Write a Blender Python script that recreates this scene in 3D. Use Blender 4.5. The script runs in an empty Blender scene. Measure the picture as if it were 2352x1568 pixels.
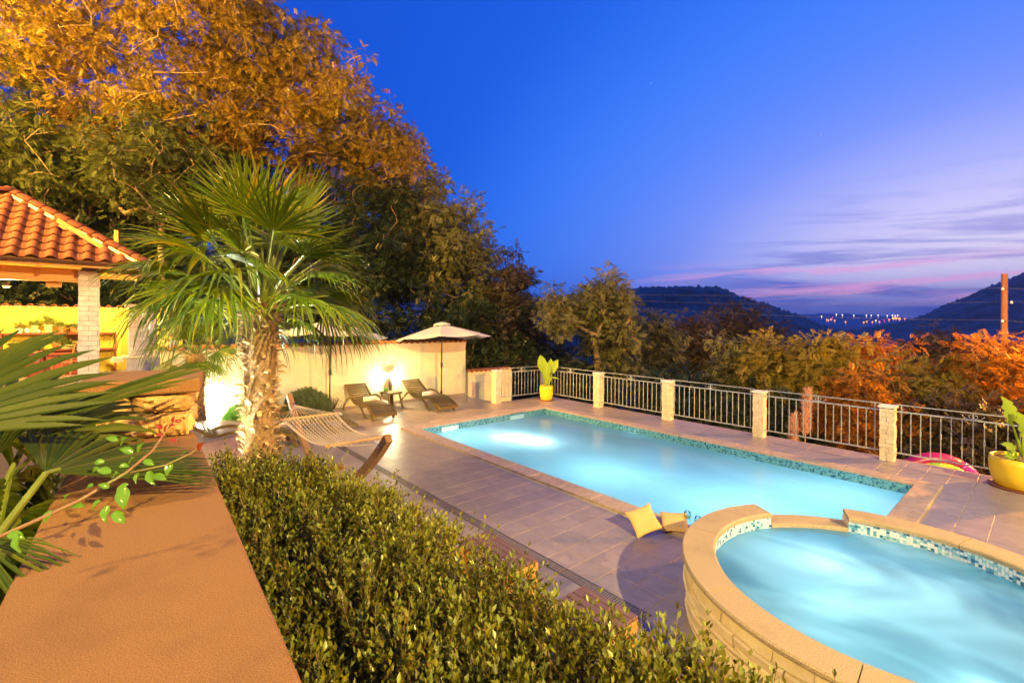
import bpy, math, random
import numpy as np
from mathutils import Matrix, Vector
R = math.radians
S = bpy.context.scene
COL = S.collection
rng = np.random.default_rng(7)
random.seed(7)

# ------------------------------------------------------------------ camera
EYE = 2.5
cam = bpy.data.cameras.new('camera'); camo = bpy.data.objects.new('camera', cam); COL.objects.link(camo)
S.camera = camo
cam.sensor_width = 36; cam.lens = 36 * 1071.36 / 2352
cam.shift_y = (736.24 - 784) / 2352
cam.clip_start = 0.05; cam.clip_end = 20000
camo.matrix_world = Matrix.Translation((0, 0, EYE)) @ Matrix.Rotation(R(90), 4, 'X') @ Matrix.Rotation(0.0077, 4, 'Z')

# ------------------------------------------------------------------ exposure
S.render.engine = 'CYCLES'
S.view_settings.view_transform = 'Standard'; S.view_settings.look = 'None'
S.view_settings.exposure = 0; S.view_settings.gamma = 1; S.view_settings.use_curve_mapping = False
S.cycles.max_bounces = 6; S.cycles.transparent_max_bounces = 12
S.cycles.sample_clamp_indirect = 4; S.cycles.caustics_reflective = False; S.cycles.caustics_refractive = False
S.cycles.use_denoising = True

def srgb(r, g, b):
    f = lambda c: (c/255/12.92 if c/255 <= .04045 else ((c/255+.055)/1.055)**2.4)
    return (f(r), f(g), f(b), 1)

# ------------------------------------------------------------------ world: dusk sky
class NT:
    def __init__(s, t): s.t = t; s.n = t.nodes; s.l = t.links
    def node(s, typ, **k):
        x = s.n.new(typ)
        for a, v in k.items():
            if a.startswith('_'): setattr(x, a[1:], v)
        return x
    def put(s, sock, v):
        if hasattr(v, 'is_linked') or isinstance(v, bpy.types.NodeSocket): s.l.new(v, sock)
        elif v is not None: sock.default_value = v
    def math(s, op, a, b=None, c=None, clamp=False):
        x = s.n.new('ShaderNodeMath'); x.operation = op; x.use_clamp = clamp
        s.put(x.inputs[0], a)
        if b is not None: s.put(x.inputs[1], b)
        if c is not None: s.put(x.inputs[2], c)
        return x.outputs[0]
    def vmath(s, op, a, b=None):
        x = s.n.new('ShaderNodeVectorMath'); x.operation = op; s.put(x.inputs[0], a)
        if b is not None: s.put(x.inputs[1], b)
        return x.outputs['Value'] if op in ('DOT_PRODUCT', 'LENGTH') else x.outputs[0]
    def mix(s, f, a, b, mode='MIX'):
        x = s.n.new('ShaderNodeMix'); x.data_type = 'RGBA'; x.blend_type = mode
        s.put(x.inputs[0], f); s.put(x.inputs[6], a); s.put(x.inputs[7], b)
        return x.outputs[2]
    def ramp(s, f, stops, interp='LINEAR'):
        x = s.n.new('ShaderNodeValToRGB'); s.put(x.inputs[0], f); e = x.color_ramp.elements
        x.color_ramp.interpolation = interp
        while len(e) < len(stops): e.new(0.5)
        for i, (p, c) in enumerate(stops):
            e[i].position = p; e[i].color = c if len(c) == 4 else (*c, 1)
        return x.outputs[0]
    def noise(s, scale, detail=3, rough=.55, vec=None, out=0, dist=0):
        x = s.n.new('ShaderNodeTexNoise'); x.inputs['Scale'].default_value = scale
        x.inputs['Detail'].default_value = detail; x.inputs['Roughness'].default_value = rough
        x.inputs['Distortion'].default_value = dist
        if vec is not None: s.l.new(vec, x.inputs['Vector'])
        return x.outputs[out]
    def smooth(s, v, a, b, lo=0.0, hi=1.0):
        x = s.n.new('ShaderNodeMapRange'); x.interpolation_type = 'SMOOTHSTEP'
        s.put(x.inputs[0], v); x.inputs[1].default_value = a; x.inputs[2].default_value = b
        x.inputs[3].default_value = lo; x.inputs[4].default_value = hi
        return x.outputs[0]

world = bpy.data.worlds.new('World'); S.world = world; world.use_nodes = True
w = NT(world.node_tree); w.n.clear()
tc = w.n.new('ShaderNodeTexCoord'); dirv = w.vmath('NORMALIZE', tc.outputs['Generated'])
sep = w.n.new('ShaderNodeSeparateXYZ'); w.l.new(dirv, sep.inputs[0])
sx, sy, sz = sep.outputs
zc = w.math('MAXIMUM', sz, 0.0)
cmb = w.n.new('ShaderNodeCombineXYZ'); w.l.new(sx, cmb.inputs[0]); w.l.new(sy, cmb.inputs[1])
w.l.new(w.math('MULTIPLY', zc, 2.0), cmb.inputs[2])
g = w.vmath('DOT_PRODUCT', w.vmath('NORMALIZE', cmb.outputs[0]), (.738, .667, .1))
sky = w.ramp(g, interp='B_SPLINE', stops=[(0.0, srgb(3, 70, 190)), (.30, srgb(3, 78, 203)), (.52, srgb(8, 88, 216)), (.66, srgb(46, 116, 240)),
                 (.78, srgb(78, 130, 246)), (.87, srgb(112, 144, 248)), (.93, srgb(168, 178, 250)), (.97, srgb(214, 208, 252)), (1.0, srgb(238, 228, 254))])
# darker, duller band towards the horizon
hb = w.math('MULTIPLY', w.smooth(sz, .02, .11, 1.0, 0.0), w.smooth(g, .70, .95, .45, 1.0))
bandc = w.ramp(g, interp='B_SPLINE', stops=[(.55, srgb(28, 88, 210)), (.78, srgb(52, 100, 215)), (.92, srgb(110, 128, 220)), (1.0, srgb(150, 150, 226))])
sky = w.mix(w.math('MULTIPLY', hb, .88), sky, bandc)
# long flat streaks of cloud, a projection onto a high flat layer
inv = w.math('DIVIDE', 1.0, w.math('ADD', w.math('ABSOLUTE', sz), .05))
cv = w.n.new('ShaderNodeCombineXYZ')
az = w.math('ARCTAN2', sx, sy)
w.l.new(w.math('ADD', w.math('MULTIPLY', az, 2.2), w.math('MULTIPLY', sz, 2.0)), cv.inputs[0])
w.l.new(w.math('ADD', w.math('MULTIPLY', sz, 26.0), w.math('MULTIPLY', az, 1.3)), cv.inputs[1])
n1 = w.noise(1.25, 6, .58, cv.outputs[0], dist=.6)
amt = w.math('MULTIPLY', w.smooth(g, .84, .97), w.smooth(sz, .0, .3, 1.0, 0.0))
sky = w.mix(w.math('MULTIPLY', w.smooth(n1, .47, .62), w.math('MULTIPLY', amt, 1.0, clamp=True)), sky, srgb(100, 112, 210))
cv2 = w.n.new('ShaderNodeCombineXYZ')
w.l.new(w.math('ADD', w.math('MULTIPLY', az, 3.6), 7.3), cv2.inputs[0])
w.l.new(w.math('ADD', w.math('MULTIPLY', sz, 48.0), w.math('MULTIPLY', az, -2.6)), cv2.inputs[1])
n2 = w.noise(1.1, 6, .6, cv2.outputs[0], dist=.5)
pk = w.math('MULTIPLY', w.math('MULTIPLY', w.smooth(sz, .025, .05), w.smooth(sz, .085, .125, 1.0, 0.0)), w.smooth(g, .80, .95))
sky = w.mix(w.math('MULTIPLY', w.smooth(n2, .45, .68), pk), sky, srgb(246, 180, 232))
# stars
vo = w.n.new('ShaderNodeTexVoronoi'); vo.inputs['Scale'].default_value = 26; w.l.new(dirv, vo.inputs['Vector'])
st = w.math('MULTIPLY', w.math('LESS_THAN', vo.outputs['Distance'], .022), w.smooth(sz, .12, .2))
sepc = w.n.new('ShaderNodeSeparateColor'); w.l.new(vo.outputs['Color'], sepc.inputs[0])
st = w.math('MULTIPLY', st, w.math('GREATER_THAN', sepc.outputs[0], .55))
sky = w.mix(w.math('MULTIPLY', st, .55), sky, (.8, .85, 1, 1))
# below the horizon the sky goes on as its own dim haze
sky = w.mix(w.smooth(sz, -.05, .0, 1.0, 0.0), sky, srgb(40, 52, 110))
bg = w.n.new('ShaderNodeBackground'); w.l.new(sky, bg.inputs[0]); bg.inputs[1].default_value = 1.16
nis = w.n.new('ShaderNodeTexSky'); nis.sky_type = 'NISHITA'; nis.sun_disc = False
nis.sun_elevation = R(0.5); nis.sun_rotation = R(48)
bg2 = w.n.new('ShaderNodeBackground'); w.l.new(nis.outputs[0], bg2.inputs[0]); bg2.inputs[1].default_value = 0.002
ad = w.n.new('ShaderNodeAddShader'); w.l.new(bg.outputs[0], ad.inputs[0]); w.l.new(bg2.outputs[0], ad.inputs[1])
wo = w.n.new('ShaderNodeOutputWorld'); w.l.new(ad.outputs[0], wo.inputs[0])

# ------------------------------------------------------------------ lamps of the place
def lamp(name, kind, loc, power, color, size=.1, target=None, angle=None, blend=.3, shadow=True):
    l = bpy.data.lights.new(name, kind); o = bpy.data.objects.new(name, l); COL.objects.link(o)
    l.energy = power; l.color = color; l.shadow_soft_size = size; o.location = loc
    if kind == 'SPOT':
        l.spot_size = R(angle); l.spot_blend = blend
    if target is not None:
        o.rotation_euler = (Vector(target) - Vector(loc)).to_track_quat('-Z', 'Y').to_euler()
    return o
SOD = (1.0, .50, .075)
WARM = (1.0, .66, .27)
lamp('street_lamp_light', 'POINT', (8.6, -6.9, 8.75), 21500, (1.0, .68, .20), .12)      # behind the photographer, right
lamp('road_lamp_light_left', 'SPOT', (-15.0, 3.0, 10.5), 52000, SOD, .2, target=(-8, 19, 11.0), angle=112, blend=.5)     # above the road on the left
lamp('road_lamp_light_near', 'POINT', (-10.0, -7.0, 12.0), 15500, (1.0, .68, .18), .8)      # yard lamp behind the photographer, left
lamp('road_lamp_light_right', 'POINT', (17.5, 9.5, 3.8), 18000, (1.0, .40, .04), .2)

# ------------------------------------------------------------------ pool frame
TH = -.8594
AX, AY = -2.122, 10.66
U = Vector((math.cos(TH), math.sin(TH), 0)); V = Vector((-U.y, U.x, 0))
def W(a, b, z=0): return Vector((AX, AY, 0)) + a*U + b*V + Vector((0, 0, z))
PF = Matrix.Translation((AX, AY, 0)) @ Matrix.Rotation(TH, 4, 'Z')

# ------------------------------------------------------------------ materials
MATS = {}
def M(name): return MATS[name]
def newmat(name):
    m = bpy.data.materials.new(name); m.use_nodes = True; MATS[name] = m
    t = NT(m.node_tree); t.n.clear()
    t.out = t.n.new('ShaderNodeOutputMaterial')
    t.geo = t.n.new('ShaderNodeNewGeometry'); t.tc = t.n.new('ShaderNodeTexCoord')
    return m, t
def bump(t, h, strength=.3, dist=.01):
    b = t.n.new('ShaderNodeBump'); b.inputs['Strength'].default_value = strength
    b.inputs['Distance'].default_value = dist; t.l.new(h, b.inputs['Height']); return b.outputs[0]
def princ(t, color, rough=.6, normal=None, metal=0, spec=.5, **k):
    p = t.n.new('ShaderNodeBsdfPrincipled'); t.put(p.inputs['Base Color'], color); t.put(p.inputs['Roughness'], rough)
    p.inputs['Metallic'].default_value = metal; p.inputs['Specular IOR Level'].default_value = spec
    if normal is not None: t.l.new(normal, p.inputs['Normal'])
    for a, v in k.items(): t.put(p.inputs[a.replace('_', ' ')], v)
    t.l.new(p.outputs[0], t.out.inputs[0]); return p
def mat(name, c1, c2=None, scale=8, rough=.6, bumps=.3, bscale=60, bdist=.004, metal=0, island=0, coord='Object', detail=4, spec=.5, stretch=None):
    """two-tone mottled surface with fine relief"""
    m, t = newmat(name)
    vec = t.tc.outputs[coord] if coord != 'World' else t.geo.outputs['Position']
    if stretch:
        mp = t.n.new('ShaderNodeMapping'); mp.inputs['Scale'].default_value = stretch; t.l.new(vec, mp.inputs[0]); vec = mp.outputs[0]
    c1 = (*c1, 1) if len(c1) == 3 else c1
    c2 = c1 if c2 is None else ((*c2, 1) if len(c2) == 3 else c2)
    f = t.smooth(t.noise(scale, detail, .6, vec), .35, .65)
    if island:
        oi = t.n.new('ShaderNodeObjectInfo')
        rnd = t.math('FRACT', t.math('ADD', t.geo.outputs['Random Per Island'], oi.outputs['Random']))
        f = t.math('ADD', t.math('MULTIPLY', f, 1-island), t.math('MULTIPLY', rnd, island))
    col = t.mix(f, c1, c2)
    if name in ('sandstone_cap', 'tub_coping', 'coping', 'cream_render'):   # weather stains
        col = t.mix(t.math('MULTIPLY', t.smooth(t.noise(2.3, 6, .7, vec), .48, .72), .28), col, tuple(c*.55 for c in c2[:3]) + (1,))
    nrm = bump(t, t.noise(bscale, 3, .6, vec), bumps, bdist) if bumps else None
    princ(t, col, rough, nrm, metal, spec)
    return m
def leafmat(name, stops, trans=.35, rough=.45, spec=.4):
    m, t = newmat(name)
    r = t.geo.outputs['Random Per Island']
    n = t.noise(.55, 2, .5, t.geo.outputs['Position'])
    f = t.math('ADD', t.math('MULTIPLY', r, .6), t.math('MULTIPLY', t.smooth(n, .3, .7), .4))
    col = t.ramp(f, stops)
    p = princ(t, col, rough, spec=spec)
    tr = t.n.new('ShaderNodeBsdfTranslucent'); t.l.new(t.mix(.0, col, col), tr.inputs[0])
    mx = t.n.new('ShaderNodeMixShader'); mx.inputs[0].default_value = trans
    t.l.new(p.outputs[0], mx.inputs[1]); t.l.new(tr.outputs[0], mx.inputs[2]); t.l.new(mx.outputs[0], t.out.inputs[0])
    return m

def poolvec(t):
    """position rotated into the pool's own frame"""
    mp = t.n.new('ShaderNodeMapping'); mp.vector_type = 'POINT'
    s = t.vmath('SUBTRACT', t.geo.outputs['Position'], (AX, AY, 0))
    mp.inputs['Rotation'].default_value = (0, 0, -TH); t.l.new(s, mp.inputs[0]); return mp.outputs[0]

# deck tile: slate-look ceramic, mauve grey, leaf-like print, each tile its own shade
m, t = newmat('deck_tile'); pv = poolvec(t)
fl = t.vmath('FLOOR', t.vmath('MULTIPLY', pv, (1/.3, 1/.3, 0)))
wn = t.n.new('ShaderNodeTexWhiteNoise'); wn.noise_dimensions = '2D'; t.l.new(fl, wn.inputs['Vector'])
off = t.vmath('ADD', pv, t.vmath('MULTIPLY', wn.outputs['Color'], (7, 5, 0)))
vor = t.n.new('ShaderNodeTexVoronoi'); vor.feature = 'DISTANCE_TO_EDGE'; vor.inputs['Scale'].default_value = 7.5; t.l.new(off, vor.inputs['Vector'])
vein = t.smooth(vor.outputs['Distance'], 0.0, .035, 1.0, 0.0)
vor2 = t.n.new('ShaderNodeTexVoronoi'); vor2.inputs['Scale'].default_value = 7.5; t.l.new(off, vor2.inputs['Vector'])
s1 = t.n.new('ShaderNodeSeparateColor'); t.l.new(vor2.outputs['Color'], s1.inputs[0])
mp = t.n.new('ShaderNodeMapping'); mp.inputs['Scale'].default_value = (5, 30, 1); t.l.new(off, mp.inputs[0])
base = t.mix(s1.outputs[0], (.275, .225, .205, 1), (.375, .31, .27, 1))
base = t.mix(t.math('MULTIPLY', t.noise(1.0, 4, .6, mp.outputs[0]), .7), base, (.22, .18, .175, 1))
base = t.mix(t.math('MULTIPLY', vein, .35), base, (.40, .36, .33, 1))
base = t.mix(t.math('MULTIPLY', wn.outputs['Value'], .42), base, (.20, .175, .175, 1))
st_n = t.smooth(t.noise(.9, 5, .65, pv), .45, .70)
base = t.mix(t.math('MULTIPLY', st_n, .35), base, (.17, .15, .15, 1))
h = t.math('ADD', t.math('MULTIPLY', vein, .5), t.noise(1.0, 4, .6, mp.outputs[0]))
princ(t, base, t.math('ADD', .27, t.math('MULTIPLY', t.noise(9, 3, .5, pv), .16)), bump(t, h, .25, .003), spec=.55)

mat('grout', (.42, .34, .24), (.34, .28, .20), 20, .9, .2)
mat('coping', (.42, .33, .26), (.33, .255, .20), 14, .75, .5, 260, .002, coord='World')
mat('tub_coping', (.60, .49, .28), (.25, .185, .085), 190, .8, 1.0, 260, .003, coord='World', detail=6)
mat('sandstone_cap', (.37, .185, .055), (.17, .08, .022), 420, .85, .9, 380, .002, coord='World', detail=6)
mat('cream_render', (.72, .66, .47), (.66, .60, .42), 3, .85, .25, 90, .002, coord='World')
mat('yellow_render', (.86, .68, .09), (.82, .62, .07), 3, .85, .25, 90, .002, coord='World')
mat('white_stone', (.80, .76, .70), (.62, .57, .53), 7, .8, .7, 22, .006, island=.35, coord='World')
mat('cream_stone', (.66, .60, .46), (.50, .44, .32), 9, .8, .7, 26, .006, island=.4, coord='World')
mat('rough_stone', (.72, .50, .17), (.48, .29, .08), 9, .85, 1.0, 14, .02, island=.3, coord='World', detail=8)
mat('mortar', (.22, .17, .12), (.16, .12, .09), 20, .95, .4)
mat('clad_stone', (.80, .70, .42), (.62, .50, .25), 6, .75, .8, 18, .008, island=.45, coord='World')
mat('terracotta', (.17, .042, .010), (.10, .024, .007), 9, .75, .3, 60, .003, island=.4)
mat('cap_terracotta_lit', (.42, .15, .05), (.30, .10, .035), 9, .75, .3, 60, .003, island=.4)  # lighter copy of the roof clay, lamplight on the caps put into its colour
mat('mortar_white', (.70, .60, .48), None, 9, .9, .3)
mat('gutter_brown', (.10, .045, .03), None, 5, .35, .05)
def wood(name, c1, c2, rough=.45, stretch=(3, 60, 60)):
    return mat(name, c1, c2, 1.0, rough, .25, 4, .002, stretch=stretch, detail=5, island=.25)
wood('beam_wood', (.78, .40, .09), (.60, .27, .05))
wood('lounger_wood', (.105, .085, .035), (.06, .046, .02), .33, (30, 2.5, 30))
wood('lounger_rail_wood', (.16, .115, .03), (.09, .062, .018), .35, (2.5, 30, 30))
wood('hammock_wood', (.36, .21, .06), (.22, .115, .035), .4)
wood('bar_wood', (.70, .42, .14), (.55, .30, .09), .4, (30, 3, 30))
wood('red_wood', (.30, .055, .03), (.18, .03, .02), .5)
wood('bench_wood', (.20, .12, .09), (.13, .075, .055), .45)
wood('bench_end_wood', (.75, .33, .08), (.58, .22, .05), .4, (30, 3, 30))
wood('pole_wood', (.33, .16, .085), (.20, .09, .05), .8, (20, 20, 1.5))
mat('fence_iron', (.40, .44, .46), (.30, .34, .36), 12, .35, .15, 90, .001, metal=.15)
mat('dark_iron', (.05, .055, .06), None, 12, .4, .1, metal=.5)
mat('grate_metal', (.16, .14, .14), (.10, .09, .09), 20, .45, .2, metal=.4)
mat('drain_pit', (.03, .025, .025), None, 20, .9, 0)
mat('chrome', (.7, .7, .7), None, 5, .18, 0, metal=1)
mat('canvas', (.42, .42, .46), (.37, .37, .41), 4, .85, .2, 300, .0006)
mat('rope', (.78, .66, .44), (.68, .55, .35), 30, .85, .5, 200, .001)
mat('towel', (.86, .76, .70), (.80, .70, .64), 30, .95, .8, 180, .003)
mat('pillow_fabric', (.66, .46, .17), (.60, .40, .14), 4, .85, .4, 320, .0008)
mat('pot_yellow', (.84, .62, .03), (.80, .57, .02), 3, .28, .03)
mat('saucer', (.22, .08, .04), None, 3, .5, .05)
mat('soil', (.10, .06, .035), (.05, .03, .02), 30, .95, .8)
mat('pot_green', (.50, .55, .25), (.42, .48, .2), 5, .5, .1)
mat('pot_terracotta', (.58, .20, .07), (.46, .15, .05), 8, .8, .2)
mat('white_ceramic', (.82, .78, .68), None, 8, .35, .03)
mat('black_metal', (.02, .02, .022), None, 8, .3, .05, metal=.3)
mat('blue_pipe', (.10, .35, .45), None, 8, .3, 0)
mat('bark', (.22, .15, .09), (.12, .08, .05), 12, .9, .9, 25, .02, stretch=(1, 1, .25))
mat('pale_bark', (.27, .19, .11), (.16, .11, .065), 10, .85, .7, 25, .01)
mat('palm_fibre', (.46, .32, .15), (.20, .13, .06), 40, .95, .6, 60, .01, island=.4)
mat('palm_boot', (.75, .55, .28), (.45, .30, .14), 20, .75, .4, island=.4)
mat('petiole', (.17, .22, .02), (.11, .15, .015), 10, .45, .1)
mat('twig', (.26, .12, .07), (.20, .20, .06), 12, .5, .1)
mat('ground_earth', (.07, .065, .035), (.045, .05, .025), .6, .95, .5, 8, .05, coord='World')
mat('bed_soil', (.16, .10, .06), (.10, .065, .04), 20, .95, .8, 60, .02)
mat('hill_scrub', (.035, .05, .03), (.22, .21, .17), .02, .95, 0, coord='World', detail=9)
mat('hill_scrub_hazed', (.16, .18, .24), (.18, .2, .26), .01, .95, 0, coord='World', detail=6)  # distance haze put into the colour: bluer, paler than the near scrub
mat('house_wall', (.80, .62, .28), None, 3, .85, .1)
mat('slate_roof', (.10, .09, .10), (.07, .065, .075), 6, .7, .3)
mat('insulator', (.75, .78, .85), None, 3, .15, 0)
mat('wire_black', (.03, .03, .04), None, 3, .6, 0)
mat('inflatable_pink', (.36, .015, .13), (.28, .012, .12), 3, .35, .05)
mat('inflatable_purple', (.35, .03, .35), None, 3, .35, .05)
mat('inflatable_yellow', (.75, .50, .02), None, 3, .35, .05)
mat('inflatable_green', (.25, .45, .04), None, 3, .35, .05)
mat('tub_tile', (.10, .55, .66), (.08, .45, .58), 3, .35, .05, coord='World')
mat('pool_tile', (.50, .78, .86), (.42, .72, .82), 3, .35, .05, coord='World')
mat('plume', (.80, .52, .42), (.66, .40, .34), 8, .9, .3, island=.4)
mat('lamp_metal', (.07, .06, .05), None, 8, .35, 0, metal=.5)
mat('slab_edge', (.44, .38, .34), (.36, .31, .28), 5, .8, .3, coord='World')
mat('valve', (.6, .6, .6), None, 8, .3, 0, metal=.8)

def glassy(name, color, rough=.02):
    m, t = newmat(name)
    gl = t.n.new('ShaderNodeBsdfGlossy'); gl.inputs['Roughness'].default_value = rough
    tr = t.n.new('ShaderNodeBsdfTransparent'); tr.inputs[0].default_value = color
    lw = t.n.new('ShaderNodeLayerWeight'); lw.inputs[0].default_value = .12
    mx = t.n.new('ShaderNodeMixShader'); t.l.new(lw.outputs['Fresnel'], mx.inputs[0])
    t.l.new(tr.outputs[0], mx.inputs[1]); t.l.new(gl.outputs[0], mx.inputs[2]); t.l.new(mx.outputs[0], t.out.inputs[0])
glassy('wine_glass', (.93, .97, .97, 1)); glassy('wine', (.85, .80, .50, 1))

# mosaic: small square glass tiles in whites and blues
def mosaic(name, world=False):
    m, t = newmat(name)
    oi = t.n.new('ShaderNodeObjectInfo')
    r = t.math('FRACT', t.math('ADD', t.geo.outputs['Random Per Island'], oi.outputs['Random']))
    c = t.ramp(r, [(0, (.72, .80, .80, 1)), (.50, (.60, .74, .76, 1)), (.62, (.30, .58, .66, 1)), (.78, (.12, .36, .50, 1)), (.90, (.04, .16, .30, 1))], 'CONSTANT')
    princ(t, c, .12, spec=.6)
mosaic('mosaic_tile')
m, t = newmat('pool_mosaic'); pv = poolvec(t)
cell = t.vmath('MULTIPLY', pv, (1/.025, 1/.025, 1/.025))
fr = t.vmath('FRACTION', cell); fc = t.vmath('FLOOR', t.vmath('ADD', cell, (.001, .001, .001)))
wn = t.n.new('ShaderNodeTexWhiteNoise'); wn.noise_dimensions = '3D'; t.l.new(fc, wn.inputs['Vector'])
c = t.ramp(wn.outputs['Value'], [(0, (.12, .34, .42, 1)), (.45, (.08, .27, .36, 1)), (.72, (.045, .18, .26, 1)), (.90, (.015, .08, .15, 1))], 'CONSTANT')
princ(t, c, .15, spec=.6)

def water(name, milky, tint, mil_col, nscale, lo, hi, lo_f, rough=.1, stretch=(1, 1, 1), clear=None, dist=.8, detail=4):
    """long-exposed, churned water: part milky (diffuse both ways), part clear, with a soft reflection"""
    m, t = newmat(name); pv = poolvec(t)
    mp = t.n.new('ShaderNodeMapping'); mp.inputs['Scale'].default_value = stretch; t.l.new(pv, mp.inputs[0])
    n = t.noise(nscale, detail, .5, mp.outputs[0], dist=dist)
    f = t.smooth(n, lo, hi, lo_f, milky)
    tr = t.n.new('ShaderNodeBsdfTransparent'); tr.inputs[0].default_value = tint
    df = t.n.new('ShaderNodeBsdfDiffuse'); df.inputs[0].default_value = mil_col
    tl = t.n.new('ShaderNodeBsdfTranslucent'); tl.inputs[0].default_value = mil_col
    a = t.n.new('ShaderNodeMixShader'); a.inputs[0].default_value = .9; t.l.new(df.outputs[0], a.inputs[1]); t.l.new(tl.outputs[0], a.inputs[2])
    b = t.n.new('ShaderNodeMixShader'); t.l.new(f, b.inputs[0]); t.l.new(tr.outputs[0], b.inputs[1]); t.l.new(a.outputs[0], b.inputs[2])
    gl = t.n.new('ShaderNodeBsdfGlossy'); gl.inputs['Roughness'].default_value = rough
    fz = t.n.new('ShaderNodeFresnel'); fz.inputs[0].default_value = 1.33
    c = t.n.new('ShaderNodeMixShader'); t.l.new(fz.outputs[0], c.inputs[0]); t.l.new(b.outputs[0], c.inputs[1]); t.l.new(gl.outputs[0], c.inputs[2])
    t.l.new(c.outputs[0], t.out.inputs[0])
water('pool_water', .93, (.40, .80, .95, 1), (.52, .79, .88, 1), .35, .3, .7, .70, .16, (.7, 1.4, 1))
water('tub_water', .94, (.06, .62, .78, 1), (.62, .88, .92, 1), .8, .28, .72, .35, .25, (1, 1.3, 1), dist=.9, detail=2)

def emis(name, col, s):
    m, t = newmat(name); e = t.n.new('ShaderNodeEmission'); e.inputs[0].default_value = col; e.inputs[1].default_value = s
    t.l.new(e.outputs[0], t.out.inputs[0])
emis('lamp_warm_glow', (1, .75, .35, 1), 30); emis('lamp_white_glow', (1, .97, .85, 1), 40)
emis('town_orange', (1, .30, .03, 1), 5); emis('town_white', (1, .85, .5, 1), 5); emis('town_red', (1, .03, .10, 1), 4)
emis('pool_lamp_glow', (.75, .95, 1, 1), 12)

leafmat('leaf_autumn', [(0, (.12, .055, .008)), (.3, (.22, .135, .012)), (.7, (.34, .24, .02)), (1, (.40, .34, .04))], .45)
leafmat('leaf_green', [(0, (.04, .06, .015)), (.5, (.085, .11, .025)), (1, (.15, .17, .035))])
leafmat('leaf_dark', [(0, (.010, .022, .012)), (.6, (.022, .040, .018)), (1, (.05, .065, .022))])
leafmat('leaf_olive', [(0, (.06, .07, .03)), (.5, (.13, .14, .05)), (1, (.24, .22, .07))])
leafmat('leaf_orange', [(0, (.16, .05, .008)), (.5, (.34, .13, .012)), (1, (.45, .24, .02))], .45)
leafmat('leaf_yellow', [(0, (.16, .12, .02)), (.5, (.26, .21, .03)), (1, (.36, .31, .05))])
leafmat('leaf_brown', [(0, (.035, .035, .022)), (.5, (.065, .055, .03)), (1, (.13, .08, .035))])
leafmat('hedge_leaf', [(0, (.022, .028, .002)), (.4, (.085, .09, .003)), (.8, (.22, .21, .005)), (1, (.46, .44, .02))], .28, .42, .3)
leafmat('hedge_tip', [(0, (.16, .22, .03)), (1, (.34, .40, .06))], .4, .32, .5)
leafmat('palm_leaf', [(0, (.04, .085, .003)), (.4, (.12, .18, .004)), (.75, (.27, .27, .006)), (1, (.58, .32, .02))], .35, .28, .6)
leafmat('palm_leaf_low', [(0, (.035, .07, .004)), (.5, (.085, .12, .005)), (1, (.20, .18, .010))], .3, .5, .25)
leafmat('big_leaf', [(0, (.26, .44, .03)), (1, (.42, .56, .05))], .4, .35, .4)
leafmat('vine_leaf', [(0, (.10, .30, .02)), (1, (.26, .46, .04))], .35, .18, .7)
leafmat('vine_red_leaf', [(0, (.30, .04, .02)), (1, (.45, .08, .03))], .35, .2, .7)
leafmat('bush_bright', [(0, (.08, .22, .03)), (1, (.22, .40, .06))], .3)
leafmat('bush_grey', [(0, (.09, .13, .06)), (1, (.20, .26, .13))], .3)
leafmat('herb_leaf', [(0, (.09, .16, .03)), (1, (.28, .34, .08))], .3)
leafmat('grass_blade', [(0, (.05, .07, .02)), (1, (.16, .16, .06))], .3)

# ------------------------------------------------------------------ mesh helpers
def mesh_data(name, verts, faces, mats, smooth=False, mi=None):
    me = bpy.data.meshes.new(name)
    me.from_pydata([tuple(map(float, v)) for v in verts], [], [list(map(int, f)) for f in faces])
    for x in (mats if isinstance(mats, (list, tuple)) else [mats]): me.materials.append(M(x))
    if smooth: me.polygons.foreach_set('use_smooth', [True]*len(me.polygons))
    if mi is not None: me.polygons.foreach_set('material_index', mi)
    me.update(); return me
def np_mesh(name, V_, F_, mats, smooth=False, mi=None):
    """F_: (n,k) array of faces with the same number of corners"""
    me = bpy.data.meshes.new(name); V_ = np.asarray(V_, np.float32); F_ = np.asarray(F_, np.int32)
    n, k = F_.shape
    me.vertices.add(len(V_)); me.vertices.foreach_set('co', V_.ravel())
    me.loops.add(n*k); me.loops.foreach_set('vertex_index', F_.ravel())
    me.polygons.add(n); me.polygons.foreach_set('loop_start', np.arange(n, dtype=np.int32)*k)
    me.polygons.foreach_set('loop_total', np.full(n, k, np.int32))
    for x in (mats if isinstance(mats, (list, tuple)) else [mats]): me.materials.append(M(x))
    if mi is not None: me.polygons.foreach_set('material_index', np.asarray(mi, np.int32))
    if smooth: me.polygons.foreach_set('use_smooth', np.ones(n, bool))
    me.update(calc_edges=True); me.validate(); return me
def link(name, me, parent=None, mw=None, loc=None, rot=None, scale=None, kind=None, label=None):
    o = bpy.data.objects.new(name, me); COL.objects.link(o)
    if parent is not None: o.parent = parent
    if mw is not None: o.matrix_local = mw
    if loc is not None: o.location = loc
    if rot is not None: o.rotation_euler = rot
    if scale is not None: o.scale = scale
    if kind: o['kind'] = kind
    if label: o['label'] = label
    return o
def thing(name, label, cat, mw=None, loc=(0, 0, 0), rotz=0, group=None):
    o = bpy.data.objects.new(name, None); COL.objects.link(o); o.empty_display_size = .1
    if mw is not None: o.matrix_world = mw
    else: o.location = loc; o.rotation_euler = (0, 0, rotz)
    o['label'] = label; o['category'] = cat
    if group: o['group'] = group
    return o
def tag(o, label, cat, group=None):
    o['label'] = label; o['category'] = cat
    if group: o['group'] = group
    return o
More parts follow.
